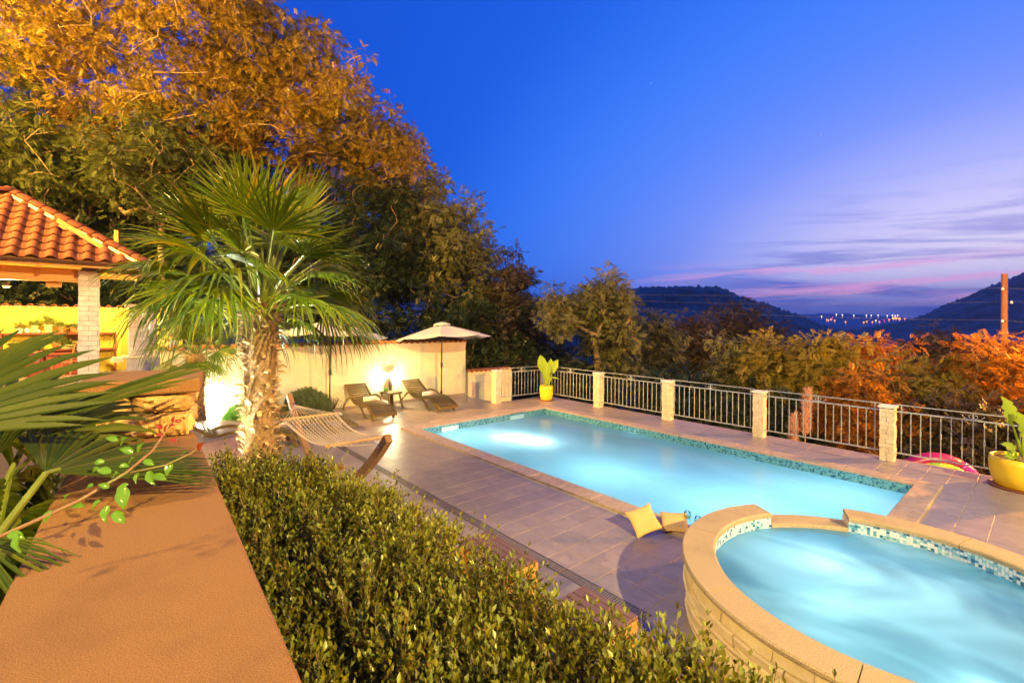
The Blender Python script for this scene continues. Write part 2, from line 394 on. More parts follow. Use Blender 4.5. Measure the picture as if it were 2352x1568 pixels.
def setting(name, mw=None):
    o = bpy.data.objects.new(name, None); COL.objects.link(o); o.empty_display_size = .1
    if mw is not None: o.matrix_world = mw
    o['kind'] = 'structure'; return o
def copy_thing(root, loc=None, rotz=None, label=None):
    kids = {}
    for o in list(COL.objects):
        if o.parent is not None: kids.setdefault(o.parent.name, []).append(o)
    def cp(o, par):
        c = o.copy(); COL.objects.link(c)
        if par is not None: c.parent = par
        for ch in kids.get(o.name, []): cp(ch, c)
        return c
    r = cp(root, None)
    if loc is not None: r.location = loc
    if rotz is not None: r.rotation_euler = (0, 0, rotz)
    if label: r['label'] = label
    return r

class G:
    """collects primitives into one mesh"""
    def __init__(s): s.v = []; s.f = []; s.m = []
    def add(s, v, f, mi=0):
        o = len(s.v); s.v += [tuple(x) for x in v]; s.f += [[i+o for i in q] for q in f]; s.m += [mi]*len(f); return s
    def box(s, x0, y0, z0, x1, y1, z1, mi=0, T=None, c=0):
        if c <= 0:
            v = [(x, y, z) for z in (z0, z1) for y in (y0, y1) for x in (x0, x1)]
            f = [(0, 2, 3, 1), (4, 5, 7, 6), (0, 1, 5, 4), (2, 6, 7, 3), (0, 4, 6, 2), (1, 3, 7, 5)]
        else:   # chamfered top and sides
            v = []
            for z, k in ((z0, 0), (z1-c, 0), (z1, c)):
                x_0, x_1, y_0, y_1 = x0+k, x1-k, y0+k, y1-k; e = c if k == 0 else c*.3
                v += [(x_0+e, y_0, z), (x_1-e, y_0, z), (x_1, y_0+e, z), (x_1, y_1-e, z), (x_1-e, y_1, z), (x_0+e, y_1, z), (x_0, y_1-e, z), (x_0, y_0+e, z)]
            f = [tuple(range(7, -1, -1)), tuple(range(16, 24))]
            for l in (0, 8):
                f += [(l+i, l+(i+1) % 8, l+8+(i+1) % 8, l+8+i) for i in range(8)]
        if T is not None: v = [tuple(T @ Vector(p)) for p in v]
        return s.add(v, f, mi)
    def tube(s, pts, r, n=6, mi=0, caps=True):
        pts = [Vector(p) for p in pts]; rr = r if isinstance(r, (list, tuple)) else [r]*len(pts)
        v = []; f = []; up = None
        for i, p in enumerate(pts):
            d = (pts[min(i+1, len(pts)-1)] - pts[max(i-1, 0)]).normalized()
            if up is None: up = d.orthogonal().normalized()
            up = (up - d*up.dot(d)).normalized(); sd = d.cross(up)
            for k in range(n):
                a = 2*math.pi*k/n; v.append(tuple(p + (up*math.cos(a) + sd*math.sin(a))*rr[i]))
        for i in range(len(pts)-1):
            for k in range(n):
                f.append((i*n+k, i*n+(k+1) % n, (i+1)*n+(k+1) % n, (i+1)*n+k))
        if caps: f += [tuple(range(n-1, -1, -1)), tuple(range((len(pts)-1)*n, len(pts)*n))]
        return s.add(v, f, mi)
    def lathe(s, prof, n=24, mi=0, c=(0, 0, 0)):
        v = []; f = []
        for r, z in prof:
            for k in range(n):
                a = 2*math.pi*k/n; v.append((c[0]+r*math.cos(a), c[1]+r*math.sin(a), c[2]+z))
        for i in range(len(prof)-1):
            for k in range(n): f.append((i*n+k, i*n+(k+1) % n, (i+1)*n+(k+1) % n, (i+1)*n+k))
        return s.add(v, f, mi)
    def strip(s, path, wv, th, mi=0):
        """bar of rectangular section: path of points, wv width vector, th thickness vector per point"""
        v = []; f = []
        for i, p in enumerate(path):
            p = Vector(p); w_ = Vector(wv)*.5; t_ = Vector(th[i] if isinstance(th, list) else th)*.5
            v += [tuple(p-w_-t_), tuple(p+w_-t_), tuple(p+w_+t_), tuple(p-w_+t_)]
        for i in range(len(path)-1):
            for k in range(4): f.append((i*4+k, i*4+(k+1) % 4, i*4+4+(k+1) % 4, i*4+4+k))
        f += [(3, 2, 1, 0), tuple(len(path)*4-4+k for k in range(4))]
        return s.add(v, f, mi)
    def poly(s, pts, z0, z1, mi=0):
        n = len(pts); v = [(x, y, z0) for x, y in pts] + [(x, y, z1) for x, y in pts]
        f = [tuple(range(n-1, -1, -1)), tuple(range(n, 2*n))] + [(i, (i+1) % n, n+(i+1) % n, n+i) for i in range(n)]
        return s.add(v, f, mi)
    def data(s, name, mats, smooth=False): return mesh_data(name, s.v, s.f, mats, smooth, s.m)
    def obj(s, name, mats, parent=None, smooth=False, **k): return link(name, s.data(name, mats, smooth), parent, **k)

def smooth_by_angle(o, ang=40):
    me = o.data; me.polygons.foreach_set('use_smooth', [True]*len(me.polygons))
    try: me.set_sharp_from_angle(angle=R(ang))
    except Exception: pass
    return o

# ------------------------------------------------------------------ foliage helpers
def frames(D, roll=None):
    """orthonormal frames (n,3,3) whose first column is D"""
    D = D/np.linalg.norm(D, axis=1, keepdims=True)
    up = np.tile([0., 0, 1.], (len(D), 1)); up[np.abs(D[:, 2]) > .95] = [1, 0, 0]
    s = np.cross(up, D); s /= np.linalg.norm(s, axis=1, keepdims=True); n = np.cross(D, s)
    if roll is not None:
        c, q = np.cos(roll)[:, None], np.sin(roll)[:, None]; s, n = c*s+q*n, -q*s+c*n
    return np.stack([D, s, n], axis=2)
def scatter_np(tv, tf, pos, F, sc):
    tv = np.asarray(tv, float); tf = np.asarray(tf)
    v = np.einsum('nij,kj->nki', F, tv)*sc[:, None, None] + pos[:, None, :]
    f = tf[None] + (np.arange(len(pos))*len(tv))[:, None, None]
    return v.reshape(-1, 3), f.reshape(-1, tf.shape[1])
def rand_dirs(n, zbias=0):
    d = rng.normal(size=(n, 3)); d[:, 2] += zbias; return d/np.linalg.norm(d, axis=1, keepdims=True)
LEAF_V = [(0, 0, 0), (.45, .20, .05), (1, 0, -.03), (.45, -.20, .05)]
LEAF_F = [(0, 3, 2), (0, 2, 1)]
def pinnate(n=5, w=.34, l=.42):
    v = []; f = []
    for i in range(n):
        x = .12 + .78*i/(n-1)
        for sgn in (1, -1):
            o = len(v); L_ = l*(1-.25*abs(i/(n-1)-.4)); z = -.10*x*x
            v += [(x-.02, 0, z), (x+.42*L_, sgn*L_, z-.10), (x+.36*L_+.10, sgn*L_*.42, z-.03)]
            f += [(o, o+1, o+2)]
    o = len(v); v += [(.85, .03, -.08), (1.22, 0, -.16), (.95, -.08, -.11)]; f += [(o, o+1, o+2)]
    return v, f
PIN_V, PIN_F = pinnate()
def sprig(n=4):
    """small spray of simple leaves"""
    v = []; f = []
    for i in range(n*2):
        x = .15+.75*i/(n*2-1); s_ = 1 if i % 2 else -1
        o = len(v); v += [(x, 0, 0), (x+.28, s_*.33, -.02), (x-.02, s_*.27, .04)]; f += [(o, o+1, o+2)]
    o = len(v); v += [(.9, .08, 0), (1.28, 0, 0), (.95, -.11, .02)]; f += [(o, o+1, o+2)]
    return v, f
SPR_V, SPR_F = sprig()

def skeleton(base, lean, trunk_h, clumps, r0, n_seg=5):
    """grow limbs from a trunk to every clump, thin branches joining thicker ones"""
    nodes = [np.array(base, float)]; par = [-1]
    top = np.array(base, float) + np.array([lean[0], lean[1], trunk_h])
    for i in range(1, n_seg+1):
        t_ = i/n_seg; p = np.array(base)*(1-t_) + top*t_ + rng.normal(0, .05*trunk_h/n_seg, 3)*[1, 1, 0]
        nodes.append(p); par.append(len(nodes)-2)
    order = np.argsort(np.linalg.norm(clumps - top, axis=1))
    for ci in order:
        c = clumps[ci]; A_ = np.array(nodes[2:]); 
        d = np.linalg.norm(A_ - c, axis=1) + .6*np.maximum(0, A_[:, 2]-c[2]+.3)
        j = int(np.argmin(d)) + 2
        p0 = nodes[j]; L_ = np.linalg.norm(c-p0); n = max(2, int(L_/.7)); prev = j
        dirp = nodes[j] - nodes[par[j]]; dirp = dirp/(np.linalg.norm(dirp)+1e-6)
        ctrl = p0 + dirp*L_*.22 + (c-p0)*.25 + np.array([0, 0, -.04*L_]) + rng.normal(0, .05*L_, 3)
        for i in range(1, n+1):
            t_ = i/n; p = (1-t_)**2*p0 + 2*t_*(1-t_)*ctrl + t_*t_*c
            nodes.append(p); par.append(prev); prev = len(nodes)-1
    N = len(nodes); load = np.zeros(N); kids = np.zeros(N)
    for i in range(N-1, 0, -1):
        if load[i] == 0: load[i] = 1
        load[par[i]] += load[i]
    rad = np.maximum(.016, r0*(load/load[0])**.55)
    return np.array(nodes), par, rad
def branch_mesh(nodes, par, rad, sides=5):
    vs = []; fs = []; a = np.arange(sides)*2*np.pi/sides
    for i in range(1, len(nodes)):
        p0, p1 = nodes[par[i]], nodes[i]; d = p1-p0; L_ = np.linalg.norm(d)
        if L_ < 1e-4: continue
        d = d/L_; up = np.array([0, 0, 1.]) if abs(d[2]) < .9 else np.array([1., 0, 0])
        s = np.cross(up, d); s /= np.linalg.norm(s); n = np.cross(d, s)
        ring = np.cos(a)[:, None]*s + np.sin(a)[:, None]*n
        r0_ = min(rad[par[i]], rad[i]*1.35); o = len(vs)*sides
        vs.append(p0 - d*rad[i]*.3 + ring*r0_); vs.append(p1 + ring*rad[i])
        for k in range(sides): fs.append((o+k, o+(k+1) % sides, o+sides+(k+1) % sides, o+sides+k))
    return np.concatenate(vs), np.array(fs)

def tree(name, label, base, trunk_h, ells, nclump, per, leaf, size, lmat, bark='bark', r0=.22, lean=(0, 0), clump_r=.7, group=None, ivy=0, hang=-.25):
    base = np.array(base, float)
    root = thing(name, label, 'tree', loc=tuple(base), group=group)
    cl = []; tot = sum(e[3]*e[4]*e[5] for e in ells)
    for (x, y, z, rx, ry, rz) in ells:
        n = max(3, int(nclump*rx*ry*rz/tot)); d = rand_dirs(n); rr = rng.uniform(.25, 1, n)**.45
        cl.append(np.array([x, y, z]) + d*rr[:, None]*[rx, ry, rz]*rng.uniform(.80, 1.2, (n, 1)))
        k_ = max(2, n//14); cl.append(np.array([x, y, z]) + np.stack([rng.uniform(-.8, .8, k_)*rx, rng.uniform(-.6, .6, k_)*ry, rng.uniform(.95, 1.3, k_)*rz], 1))
    cl = np.concatenate(cl) - base
    nd, par, rad = skeleton((0, 0, 0), lean, trunk_h, cl, r0)
    bv, bf = branch_mesh(nd, par, rad)
    big = np.repeat(rad[1:] > r0*.45, 1)
    thick = np.array([rad[i] > r0*.42 for i in range(1, len(nd))])
    ok = [i for i in range(1, len(nd)) if np.linalg.norm(nd[i]-nd[par[i]]) >= 1e-4]
    sel = np.array([rad[i] > r0*.42 for i in ok]); selq = np.repeat(sel, 5)
    link('trunk', np_mesh('trunk', bv, bf[selq] if selq.any() else bf[:5], bark, True), root)
    if (~selq).any(): link('branches', np_mesh('branches', bv, bf[~selq], bark, True), root, kind='stuff')
    # leaves round each clump centre
    pos = np.repeat(cl, per, axis=0); n = len(pos)
    q = rand_dirs(n)*(rng.uniform(.05, 1, (n, 1))**.6)*clump_r*np.array([1.15, 1.15, .75])
    pos = pos + q; D = q/np.linalg.norm(q, axis=1, keepdims=True)*.8 + rng.normal(0, .45, (n, 3)); D[:, 2] += hang
    tv, tf = (PIN_V, PIN_F) if leaf == 'pin' else (SPR_V, SPR_F)
    v, f = scatter_np(tv, tf, pos, frames(D, rng.uniform(-.9, .9, n)), size*rng.uniform(.65, 1.25, n))
    link('crown', np_mesh('crown', v, f, lmat), root, kind='stuff')
    return root

def bush(name, label, loc, rx, ry, rz, n, leaf, size, lmat, cat='shrub', group=None, up=.3):
    root = thing(name, label, cat, loc=loc, group=group)
    d = rand_dirs(n); d[:, 2] = np.abs(d[:, 2])*1.0 - .15
    rr = rng.uniform(.3, 1, n)**.35*(1+.12*np.sin(d[:, 0]*7)*np.cos(d[:, 1]*8))
    pos = d*rr[:, None]*[rx, ry, rz]; pos[:, 2] = np.maximum(pos[:, 2]+rz*.12, .02)
    D = d*.9 + rng.normal(0, .4, (n, 3)); D[:, 2] += up
    tv, tf = {'pin': (PIN_V, PIN_F), 'spr': (SPR_V, SPR_F), 'leaf': (LEAF_V, LEAF_F)}[leaf]
    v, f = scatter_np(tv, tf, pos, frames(D, rng.uniform(-1, 1, n)), size*rng.uniform(.6, 1.3, n))
    link('foliage', np_mesh('foliage', v, f, lmat), root, kind='stuff')
    g_ = G()
    for i in range(14):
        a = rng.uniform(0, 6.28); g_.tube([(0, 0, 0), (rx*.3*math.cos(a), ry*.3*math.sin(a), rz*.4), (rx*.6*math.cos(a), ry*.6*math.sin(a), rz*.8)], [.012, .008, .004], 4)
    g_.obj('stem', 'bark', root)
    return root
# ================================================================== THE SETTING
def fwd(px, py, z=None, Y=None, b=None, a=None):
    """where a sight line meets a height, a depth or a pool-frame plane"""
    c, s = math.cos(.0077), math.sin(.0077); dx, dy = px-1176, py-736.24
    r = Vector(((c*dx+s*dy)/1071.36, 1, -(-s*dx+c*dy)/1071.36)); C_ = Vector((0, 0, EYE))
    if z is not None: return C_ + r*((z-EYE)/r.z)
    if Y is not None: return C_ + r*Y
    n = U if a is not None else V; k = a if a is not None else b
    return C_ + r*((k - n.dot(C_-Vector((AX, AY, 0))))/n.dot(r))
def proj(p):
    x = 1071.36*p[0]/p[1]; y = 1071.36*(EYE-p[2])/p[1]; c, s = math.cos(.0077), math.sin(.0077)
    return 1176+c*x-s*y, 736.24+s*x+c*y

# terrain: one sheet out to the horizon, low under the terrace, falling into the valley beyond the fence
def vnoise(x, y, s, seed=0):
    return (math.sin(x*s+seed)*math.cos(y*s*1.13+seed*2) + .5*math.sin(x*s*2.3+1.7+seed)*math.cos(y*s*2.1+.3) + .25*math.sin(x*s*5.1+y*s*4.3+seed))
def ground_h(x, y):
    p = Vector((x-AX, y-AY, 0)); b = p.dot(V); a = p.dot(U)
    h = -2.0
    out = max(0, b-7)
    h -= 24*(1-math.exp(-out*.12/24*1.4)) if out > 0 else 0
    up = max(0, -a-7)*max(0, min(1, (6-b)/10))
    h += min(6, up*.18)
    r = math.hypot(x, y)
    return h + .4*vnoise(x, y, .15)*min(1, out/20) + 6*vnoise(x, y, .004, 2)*min(1, max(0, r-150)/400)
rs = [0, 4, 8, 12, 16, 20, 25, 31, 38, 48, 60, 80, 110, 160, 240, 360, 540, 800, 1200, 1900, 3200, 4600, 6300]
nA = 72; gv = []; gf = []
for r_ in rs:
    for k in range(nA):
        an = 2*math.pi*k/nA; x, y = r_*math.cos(an), 8+r_*math.sin(an); gv.append((x, y, ground_h(x, y)))
for i in range(len(rs)-1):
    for k in range(nA): gf.append((i*nA+k, (i+1)*nA+k, (i+1)*nA+(k+1) % nA, i*nA+(k+1) % nA))
link('ground', mesh_data('ground', gv, gf, 'ground_earth', True), kind='structure')

# hills: solid ridges with a crest line and a deep foot
def hill(name, Y0, depth, prof, matn, seed, amp, fine=60, base=-45):
    ts = [prof[0][0] + (prof[-1][0]-prof[0][0])*i/(fine-1) for i in range(fine)]
    def ph(t_):
        for (t0, h0), (t1, h1) in zip(prof, prof[1:]):
            if t0 <= t_ <= t1: return h0 + (h1-h0)*(t_-t0)/(t1-t0)
        return prof[-1][1]
    nd = 64; v = []; f = []; sm = lambda q: max(0, min(1, q))**2*(3-2*max(0, min(1, q)))
    for j in range(nd):
        s_ = -1 + 2*j/(nd-1); y = Y0 + s_*depth
        for t_ in ts:
            x = t_*y; fade = sm((t_-ts[0])/(.10*(ts[-1]-ts[0])))*sm((ts[-1]-t_)/(.10*(ts[-1]-ts[0])))
            hh = ph(t_ + .012*vnoise(x, y, .006, seed)); env = math.exp(-(s_*1.75)**2)
            env *= fade; z = base + (EYE + hh*Y0 - base)*env + amp*vnoise(x, y, .03, seed)*env + amp*.5*vnoise(x, y, .09, seed+3)*env
            v.append((x, y, z + rng.normal(0, 1.4)*env*amp**.5))
    m_ = len(ts)
    for j in range(nd-1):
        for i in range(m_-1): f.append((j*m_+i, j*m_+i+1, (j+1)*m_+i+1, (j+1)*m_+i))
    return link(name, mesh_data(name, v, f, matn, True), kind='structure')
px = lambda x: (x-1176)/1071.36
hy = lambda y, x=1176: (736.24 + .0077*(x-1176) - y)/1071.36
hill('hill', 720, 420, [(px(900), hy(740)), (px(1150), hy(716)), (px(1300), hy(690)), (px(1420), hy(667, 1420)), (px(1530), hy(662, 1530)), (px(1645), hy(661, 1645)), (px(1662), hy(666, 1662)),
     (px(1700), hy(686, 1700)), (px(1760), hy(702, 1760)), (px(1860), hy(740, 1860)), (px(1960), hy(775, 1960)), (px(2100), hy(800, 2100))], 'hill_scrub', 1, 1.6, 300)
hill('hill', 900, 520, [(px(1700), hy(800, 1700)), (px(1880), hy(775, 1880)), (px(1990), hy(752, 1990)), (px(2060), hy(742, 2060)), (px(2120), hy(726, 2120)), (px(2200), hy(693, 2200)), (px(2280), hy(660, 2280)), (px(2352), hy(634, 2352)),
     (px(2600), hy(560, 2600)), (px(2900), hy(600, 2900)), (px(3300), hy(700, 3300))], 'hill_scrub', 5, 1.2, 300)
hill('distant_ridge', 4300, 900, [(px(1300), hy(745, 1300)), (px(1750), hy(729, 1750)), (px(1880), hy(721, 1880)), (px(1960), hy(722, 1960)), (px(2060), hy(727, 2060)), (px(2140), hy(735, 2140)), (px(2600), hy(736, 2600))], 'hill_scrub_hazed', 9, 5, 90, base=-80)
# lights of the town in the valley mouth
tl_ = [(1887, 729, 'w'), (1899, 737, 'o'), (1903, 738, 'o'), (1909, 736, 'o'), (1912, 731, 'r'), (1921, 725, 'w'), (1917, 739, 'o'), (1942, 742, 'o'), (1961, 727, 'w'), (1935, 726, 'w'),
       (1984, 743, 'o'), (1991, 741, 'o'), (2004, 742, 'o'), (2012, 739, 'w'), (1990, 727, 'w'), (2001, 727, 'w'), (2017, 727, 'w'), (2038, 728, 'w'), (2050, 727, 'w'), (2056, 728, 'w'), (2042, 737, 'o'), (2062, 727, 'w'),
       (2052, 734, 'O'), (2058, 734, 'O'), (2066, 735, 'O'), (2078, 735, 'o'), (2020, 742, 'o'), (2031, 739, 'r')]
ORD = ['leftmost', 'second from left', 'third from left', 'fourth from left', 'fifth from left', 'sixth from left', 'seventh from left', 'eighth from left', 'ninth from left', 'tenth from left', 'eleventh from left', 'last on the right']
tl_.sort(); seen_ = {}
tot_ = {c: sum(1 for q in tl_ if q[2] == c) for c in 'worO'}
for x, y, c in tl_:
    k = seen_.get(c, 0); seen_[c] = k+1
    which = ORD[-1] if k == tot_[c]-1 else ORD[k]
    p = fwd(x, y-3, Y=2300); s_ = {'w': 2.4, 'o': 3.2, 'r': 2.2, 'O': 5.5}[c]
    g_ = G(); g_.lathe([(.01, -s_), (s_*.7, -s_*.7), (s_, 0), (s_*.7, s_*.7), (.01, s_)], 8); g_.tube([(0, 0, -s_), (0, 0, -12)], .3, 4)
    o = g_.obj('town_light', {'w': 'town_white', 'o': 'town_orange', 'O': 'town_orange', 'r': 'town_red'}[c], loc=p)
    tag(o, {'w': 'pale distant street light, %s in the row below the far ridge', 'o': 'small orange town light low in the valley mouth, %s', 'O': 'large orange lamp of the brightest cluster in town, %s', 'r': 'tiny red lamp among the town lights, %s'}[c] % which,
        'light', {'w': 'pale town lights', 'o': 'orange town lights', 'O': 'bright orange cluster of town lights', 'r': 'red town lights'}[c])

# ------------------------------------------------------------------ pool deck
deck = setting('pool_deck', PF)
PA, PB = 8.08, 4.07
slab = G()   # the slab round the pool opening, solid down to the lower ground
for (a0, a1, b0, b1) in [(-3.55, 0, -6.5, 3.62), (-1.62, 0, 3.62, 5.72), (0, PA, 4.07, 5.72), (0, PA, -6.5, 0), (PA, 12.5, -6.5, 5.72)]:
    slab.box(a0, b0, -2.2, a1, b1, -.005)
slab.obj('slab', ['slab_edge'], deck)
link('grout', G().box(-3.5, -6.4, -.0045, -.0, 3.6, -.003).box(-1.6, 3.6, -.0045, 0, 5.7, -.003).box(0.0, 4.08, -.0045, PA, 5.7, -.003)
     .box(0.0, -6.4, -.0045, PA, -.01, -.003).box(PA, -6.4, -.0045, 12.4, 5.7, -.003).data('grout', 'grout'), deck)
TC = (8.63, -.71)
tile_me = G().box(-.1472, -.1472, -.006, .1472, .1472, 0, c=.0018).data('tile', 'deck_tile')
DR0, DR1 = -1.97, -1.84
tiles = []
for i in range(-12, 42):
    for j in range(-22, 20):
        a, b = .3*i+.15-.02, .3*j+.15-.04
        if a < -3.4 or (a < -1.5 and b > 3.55) or b > 5.6: continue
        if -.29 < a < PA+.30 and -.29 < b < PB+.30: continue
        if math.hypot(a-TC[0], b-TC[1]) < 1.28: continue
        if DR0-.02 < b < DR1+.02 and a < 7.3: continue
        p = W(a, b); 
        if p.y < .3: key = 99
        else:
            q = proj(p); vis = -30 < q[0] < 2380 and q[1] < 1570 and not (q[1] > 1080+(q[0]-840)*.475 and q[0] < 1870) and q[0] > 450 and (q[0] > 840 or q[1] < 1010)
            key = (p.length if vis else 50+p.length)
        tiles.append((key, a, b))
tiles.sort()
for k, a, b in tiles[:300]: link('tile', tile_me, deck, loc=(a, b, rng.normal(0, .0004)), rot=(0, 0, rng.integers(0, 4)*math.pi/2))
g_ = G()
for k, a, b in tiles[300:]: g_.box(a-.1472, b-.1472, -.006, a+.1472, b+.1472, rng.normal(0, .0004))
g_.obj('tiles', 'deck_tile', deck, kind='stuff')
# narrow cut strips of tile that run along coping, drain and edges
g_ = G()
for x in np.arange(-.44, PA+.5, .3): g_.box(x, 4.37, -.006, x+.295, 4.50, -.0005)
g_.obj('cut_tiles', 'deck_tile', deck, kind='stuff')

# drain channel with cross bars
drain = thing('drain_grate', 'long dark slotted drain channel running across the tiles beside the hedge', 'drain', PF)
g_ = G(); g_.box(-2.4, DR0, -.006, 7.25, DR0+.014, .004).box(-2.4, DR1-.014, -.006, 7.25, DR1, .004); g_.obj('frame', 'grate_metal', drain)
G().box(-2.4, DR0+.014, -.05, 7.25, DR1-.014, -.003).obj('channel', 'drain_pit', drain)
bar_me = G().box(-.0065, DR0+.014, -.004, .0065, DR1-.014, .003).data('bar', 'grate_metal')
nb = int(9.6/.026); 
for i in range(300): link('bar', bar_me, drain, loc=(7.23-.026*i, 0, 0))
g_ = G()
for i in range(300, nb): x = 7.23-.026*i; g_.box(x-.0065, DR0+.014, -.004, x+.0065, DR1-.014, .003)
g_.obj('bars', 'grate_metal', drain, kind='stuff')

# ------------------------------------------------------------------ swimming pool
pool = thing('swimming_pool', 'long rectangular lit swimming pool with blue mosaic waterline and pinkish coping', 'swimming pool', PF)
D_ = -1.45
g_ = G(); e = .02
g_.add([(0, 0, D_), (PA, 0, D_), (PA, PB, D_), (0, PB, D_)], [(0, 1, 2, 3)])
for q in [((0, 0), (0, PB)), ((0, PB), (PA, PB)), ((PA, PB), (PA, 0)), ((PA, 0), (0, 0))]:
    (x0, y0), (x1, y1) = q; g_.add([(x0, y0, D_), (x1, y1, D_), (x1, y1, -.26), (x0, y0, -.26)], [(0, 1, 2, 3)])
g_.obj('basin', 'pool_tile', pool)
g_ = G()
for q in [((0, 0), (0, PB)), ((0, PB), (PA, PB)), ((PA, PB), (PA, 0)), ((PA, 0), (0, 0))]:
    (x0, y0), (x1, y1) = q; cx, cy = PA/2, PB/2; i_ = lambda x, c: x + (.003 if x < c else -.003)
    g_.add([(i_(x0, cx), i_(y0, cy), -.265), (i_(x1, cx), i_(y1, cy), -.265), (i_(x1, cx), i_(y1, cy), 0), (i_(x0, cx), i_(y0, cy), 0)], [(0, 1, 2, 3)])
g_.obj('mosaic_band', 'pool_mosaic', pool)
CP = .293
def coping_piece(x0, y0, x1, y1): return G().box(x0+.002, y0+.002, -.002, x1-.002, y1-.002, .035, c=.008)
n = 14; L_ = (PA+2*CP)/n
for i in range(n):
    a0 = -CP+i*L_
    coping_piece(a0, PB-.01, a0+L_, PB+CP).obj('coping_stone', 'coping', pool)
    if a0+L_/2 < 7.2: coping_piece(a0, -CP, a0+L_, .01).obj('coping_stone', 'coping', pool)
n = 7; L_ = PB/n
for i in range(n):
    coping_piece(-CP, .01+i*L_*.995, .01, .01+(i+1)*L_*.995).obj('coping_stone', 'coping', pool)
    if i*L_ > .45: coping_piece(PA-.01, .01+i*L_*.995, PA+CP, .01+(i+1)*L_*.995).obj('coping_stone', 'coping', pool)
for yy in (.85, 3.0):   # skimmer mouths in the short wall
    g_ = G(); g_.box(.004, yy-.24, -.20, .03, yy+.24, -.185).box(.004, yy-.24, -.06, .03, yy+.24, -.045).box(.004, yy-.24, -.20, .03, yy-.225, -.05).box(.004, yy+.225, -.20, .03, yy+.24, -.05).box(.003, yy-.22, -.185, .008, yy+.22, -.06)
    g_.obj('skimmer', 'pool_tile', pool)
    G().box(-.62, yy-.15, .0005, -.34, yy+.15, .006, c=.002).obj('skimmer_lid', 'coping', pool)
wg = []; wf = []; nx, ny = 60, 30
for j in range(ny+1):
    for i in range(nx+1): wg.append((PA*i/nx, PB*j/ny, 0))
for j in range(ny):
    for i in range(nx): wf.append((j*(nx+1)+i, j*(nx+1)+i+1, (j+1)*(nx+1)+i+1, (j+1)*(nx+1)+i))
wtr = link('water', mesh_data('water', wg, wf, 'pool_water', True), pool, loc=(0, 0, -.15))
# lamp fixtures on the near long wall; the point lights hang free in the water
def pool_lamp(parent, a, b, z, dx, dy):
    g_ = G(); g_.lathe([(.001, .035), (.07, .03), (.09, .012), (.09, 0)], 16)
    T = Matrix.Translation((a, b, z)) @ Vector((dx, dy, 0)).to_track_quat('Z', 'Y').to_matrix().to_4x4()
    return g_.obj('pool_lamp', 'pool_lamp_glow', parent, mw=T)
pool_lamp(pool, 1.6, .005, -.6, 0, 1); pool_lamp(pool, 5.2, .005, -.6, 0, 1)
CY = (.55, .90, 1.0)
lamp('pool_patch_fill', 'POINT', W(1.45, 1.65, -.40), 42, (.8, .96, 1), .20)  # added in open water to make the bright patch, no fixture here
lamp('pool_patch_fill2', 'POINT', W(2.05, 1.75, -.40), 34, (.8, .96, 1), .16)  # second added light, stretches the bright patch along the pool
lamp('pool_light_mid', 'POINT', W(4.2, 1.3, -1.25), 80, CY, .4)
lamp('pool_light_end', 'POINT', W(6.6, 1.6, -1.25), 100, CY, .4)
lamp('pool_light_corner', 'POINT', W(7.3, 3.3, -1.2), 50, CY, .3)
lamp('pool_light_start', 'POINT', W(.7, .9, -1.1), 60, CY, .3)

# ------------------------------------------------------------------ raised round tub
tub = thing('hot_tub', 'raised round whirlpool tub clad in yellow stone, with sand coloured rim and milky water', 'hot tub', PF @ Matrix.Translation((TC[0], TC[1], 0)))
RO, RI, RZ = 1.53, 1.265, .50
def arc_box(g_, r0, r1, t0, t1, z0, z1, n=6, c=0, mi=0):
    v = []; f = []
    prof = [(r0, z0), (r0, z1), (r1, z1), (r1, z0)] if c == 0 else [(r0, z0), (r0, z1-c), (r0+c, z1), (r1-c, z1), (r1, z1-c), (r1, z0+c), (r1-c, z0)]
    m_ = len(prof)
    for i in range(n+1):
        t_ = t0+(t1-t0)*i/n
        for r, z in prof: v.append((r*math.cos(t_), r*math.sin(t_), z))
    for i in range(n):
        for k in range(m_): f.append((i*m_+k, i*m_+(k+1) % m_, (i+1)*m_+(k+1) % m_, (i+1)*m_+k))
    f += [tuple(range(m_-1, -1, -1)), tuple(n*m_+k for k in range(m_))]
    return g_.add(v, f, mi)
N0, N1 = R(115.2), R(149.8)
joints = [R(149.8), R(192.8), R(236), R(275), R(318), R(360), R(403), R(437), R(475.2)]
for t0, t1 in zip(joints, joints[1:]):
    o = arc_box(G(), RI-.012, RO, t0+.0025, t1-.0025, .455, RZ, 14, .012).obj('rim_stone', 'tub_coping', tub)
    smooth_by_angle(o, 35)
arc_box(G(), RI-.004, RO-.03, N0+.002, N1-.002, .30, .385, 10, .006).obj('spillway_stone', 'tub_coping', tub, label='low dark stone of the overflow gap')
g_ = G()
for (t0, t1, zt) in ((N1, N0+2*math.pi, .452), (N0, N1, .30)):
    n = 60 if t1-t0 > 1 else 10; arc_box(g_, RI+.012, RO-.055, t0, t1, -1.3, zt, n)
g_.obj('shell', 'mortar_white', tub)
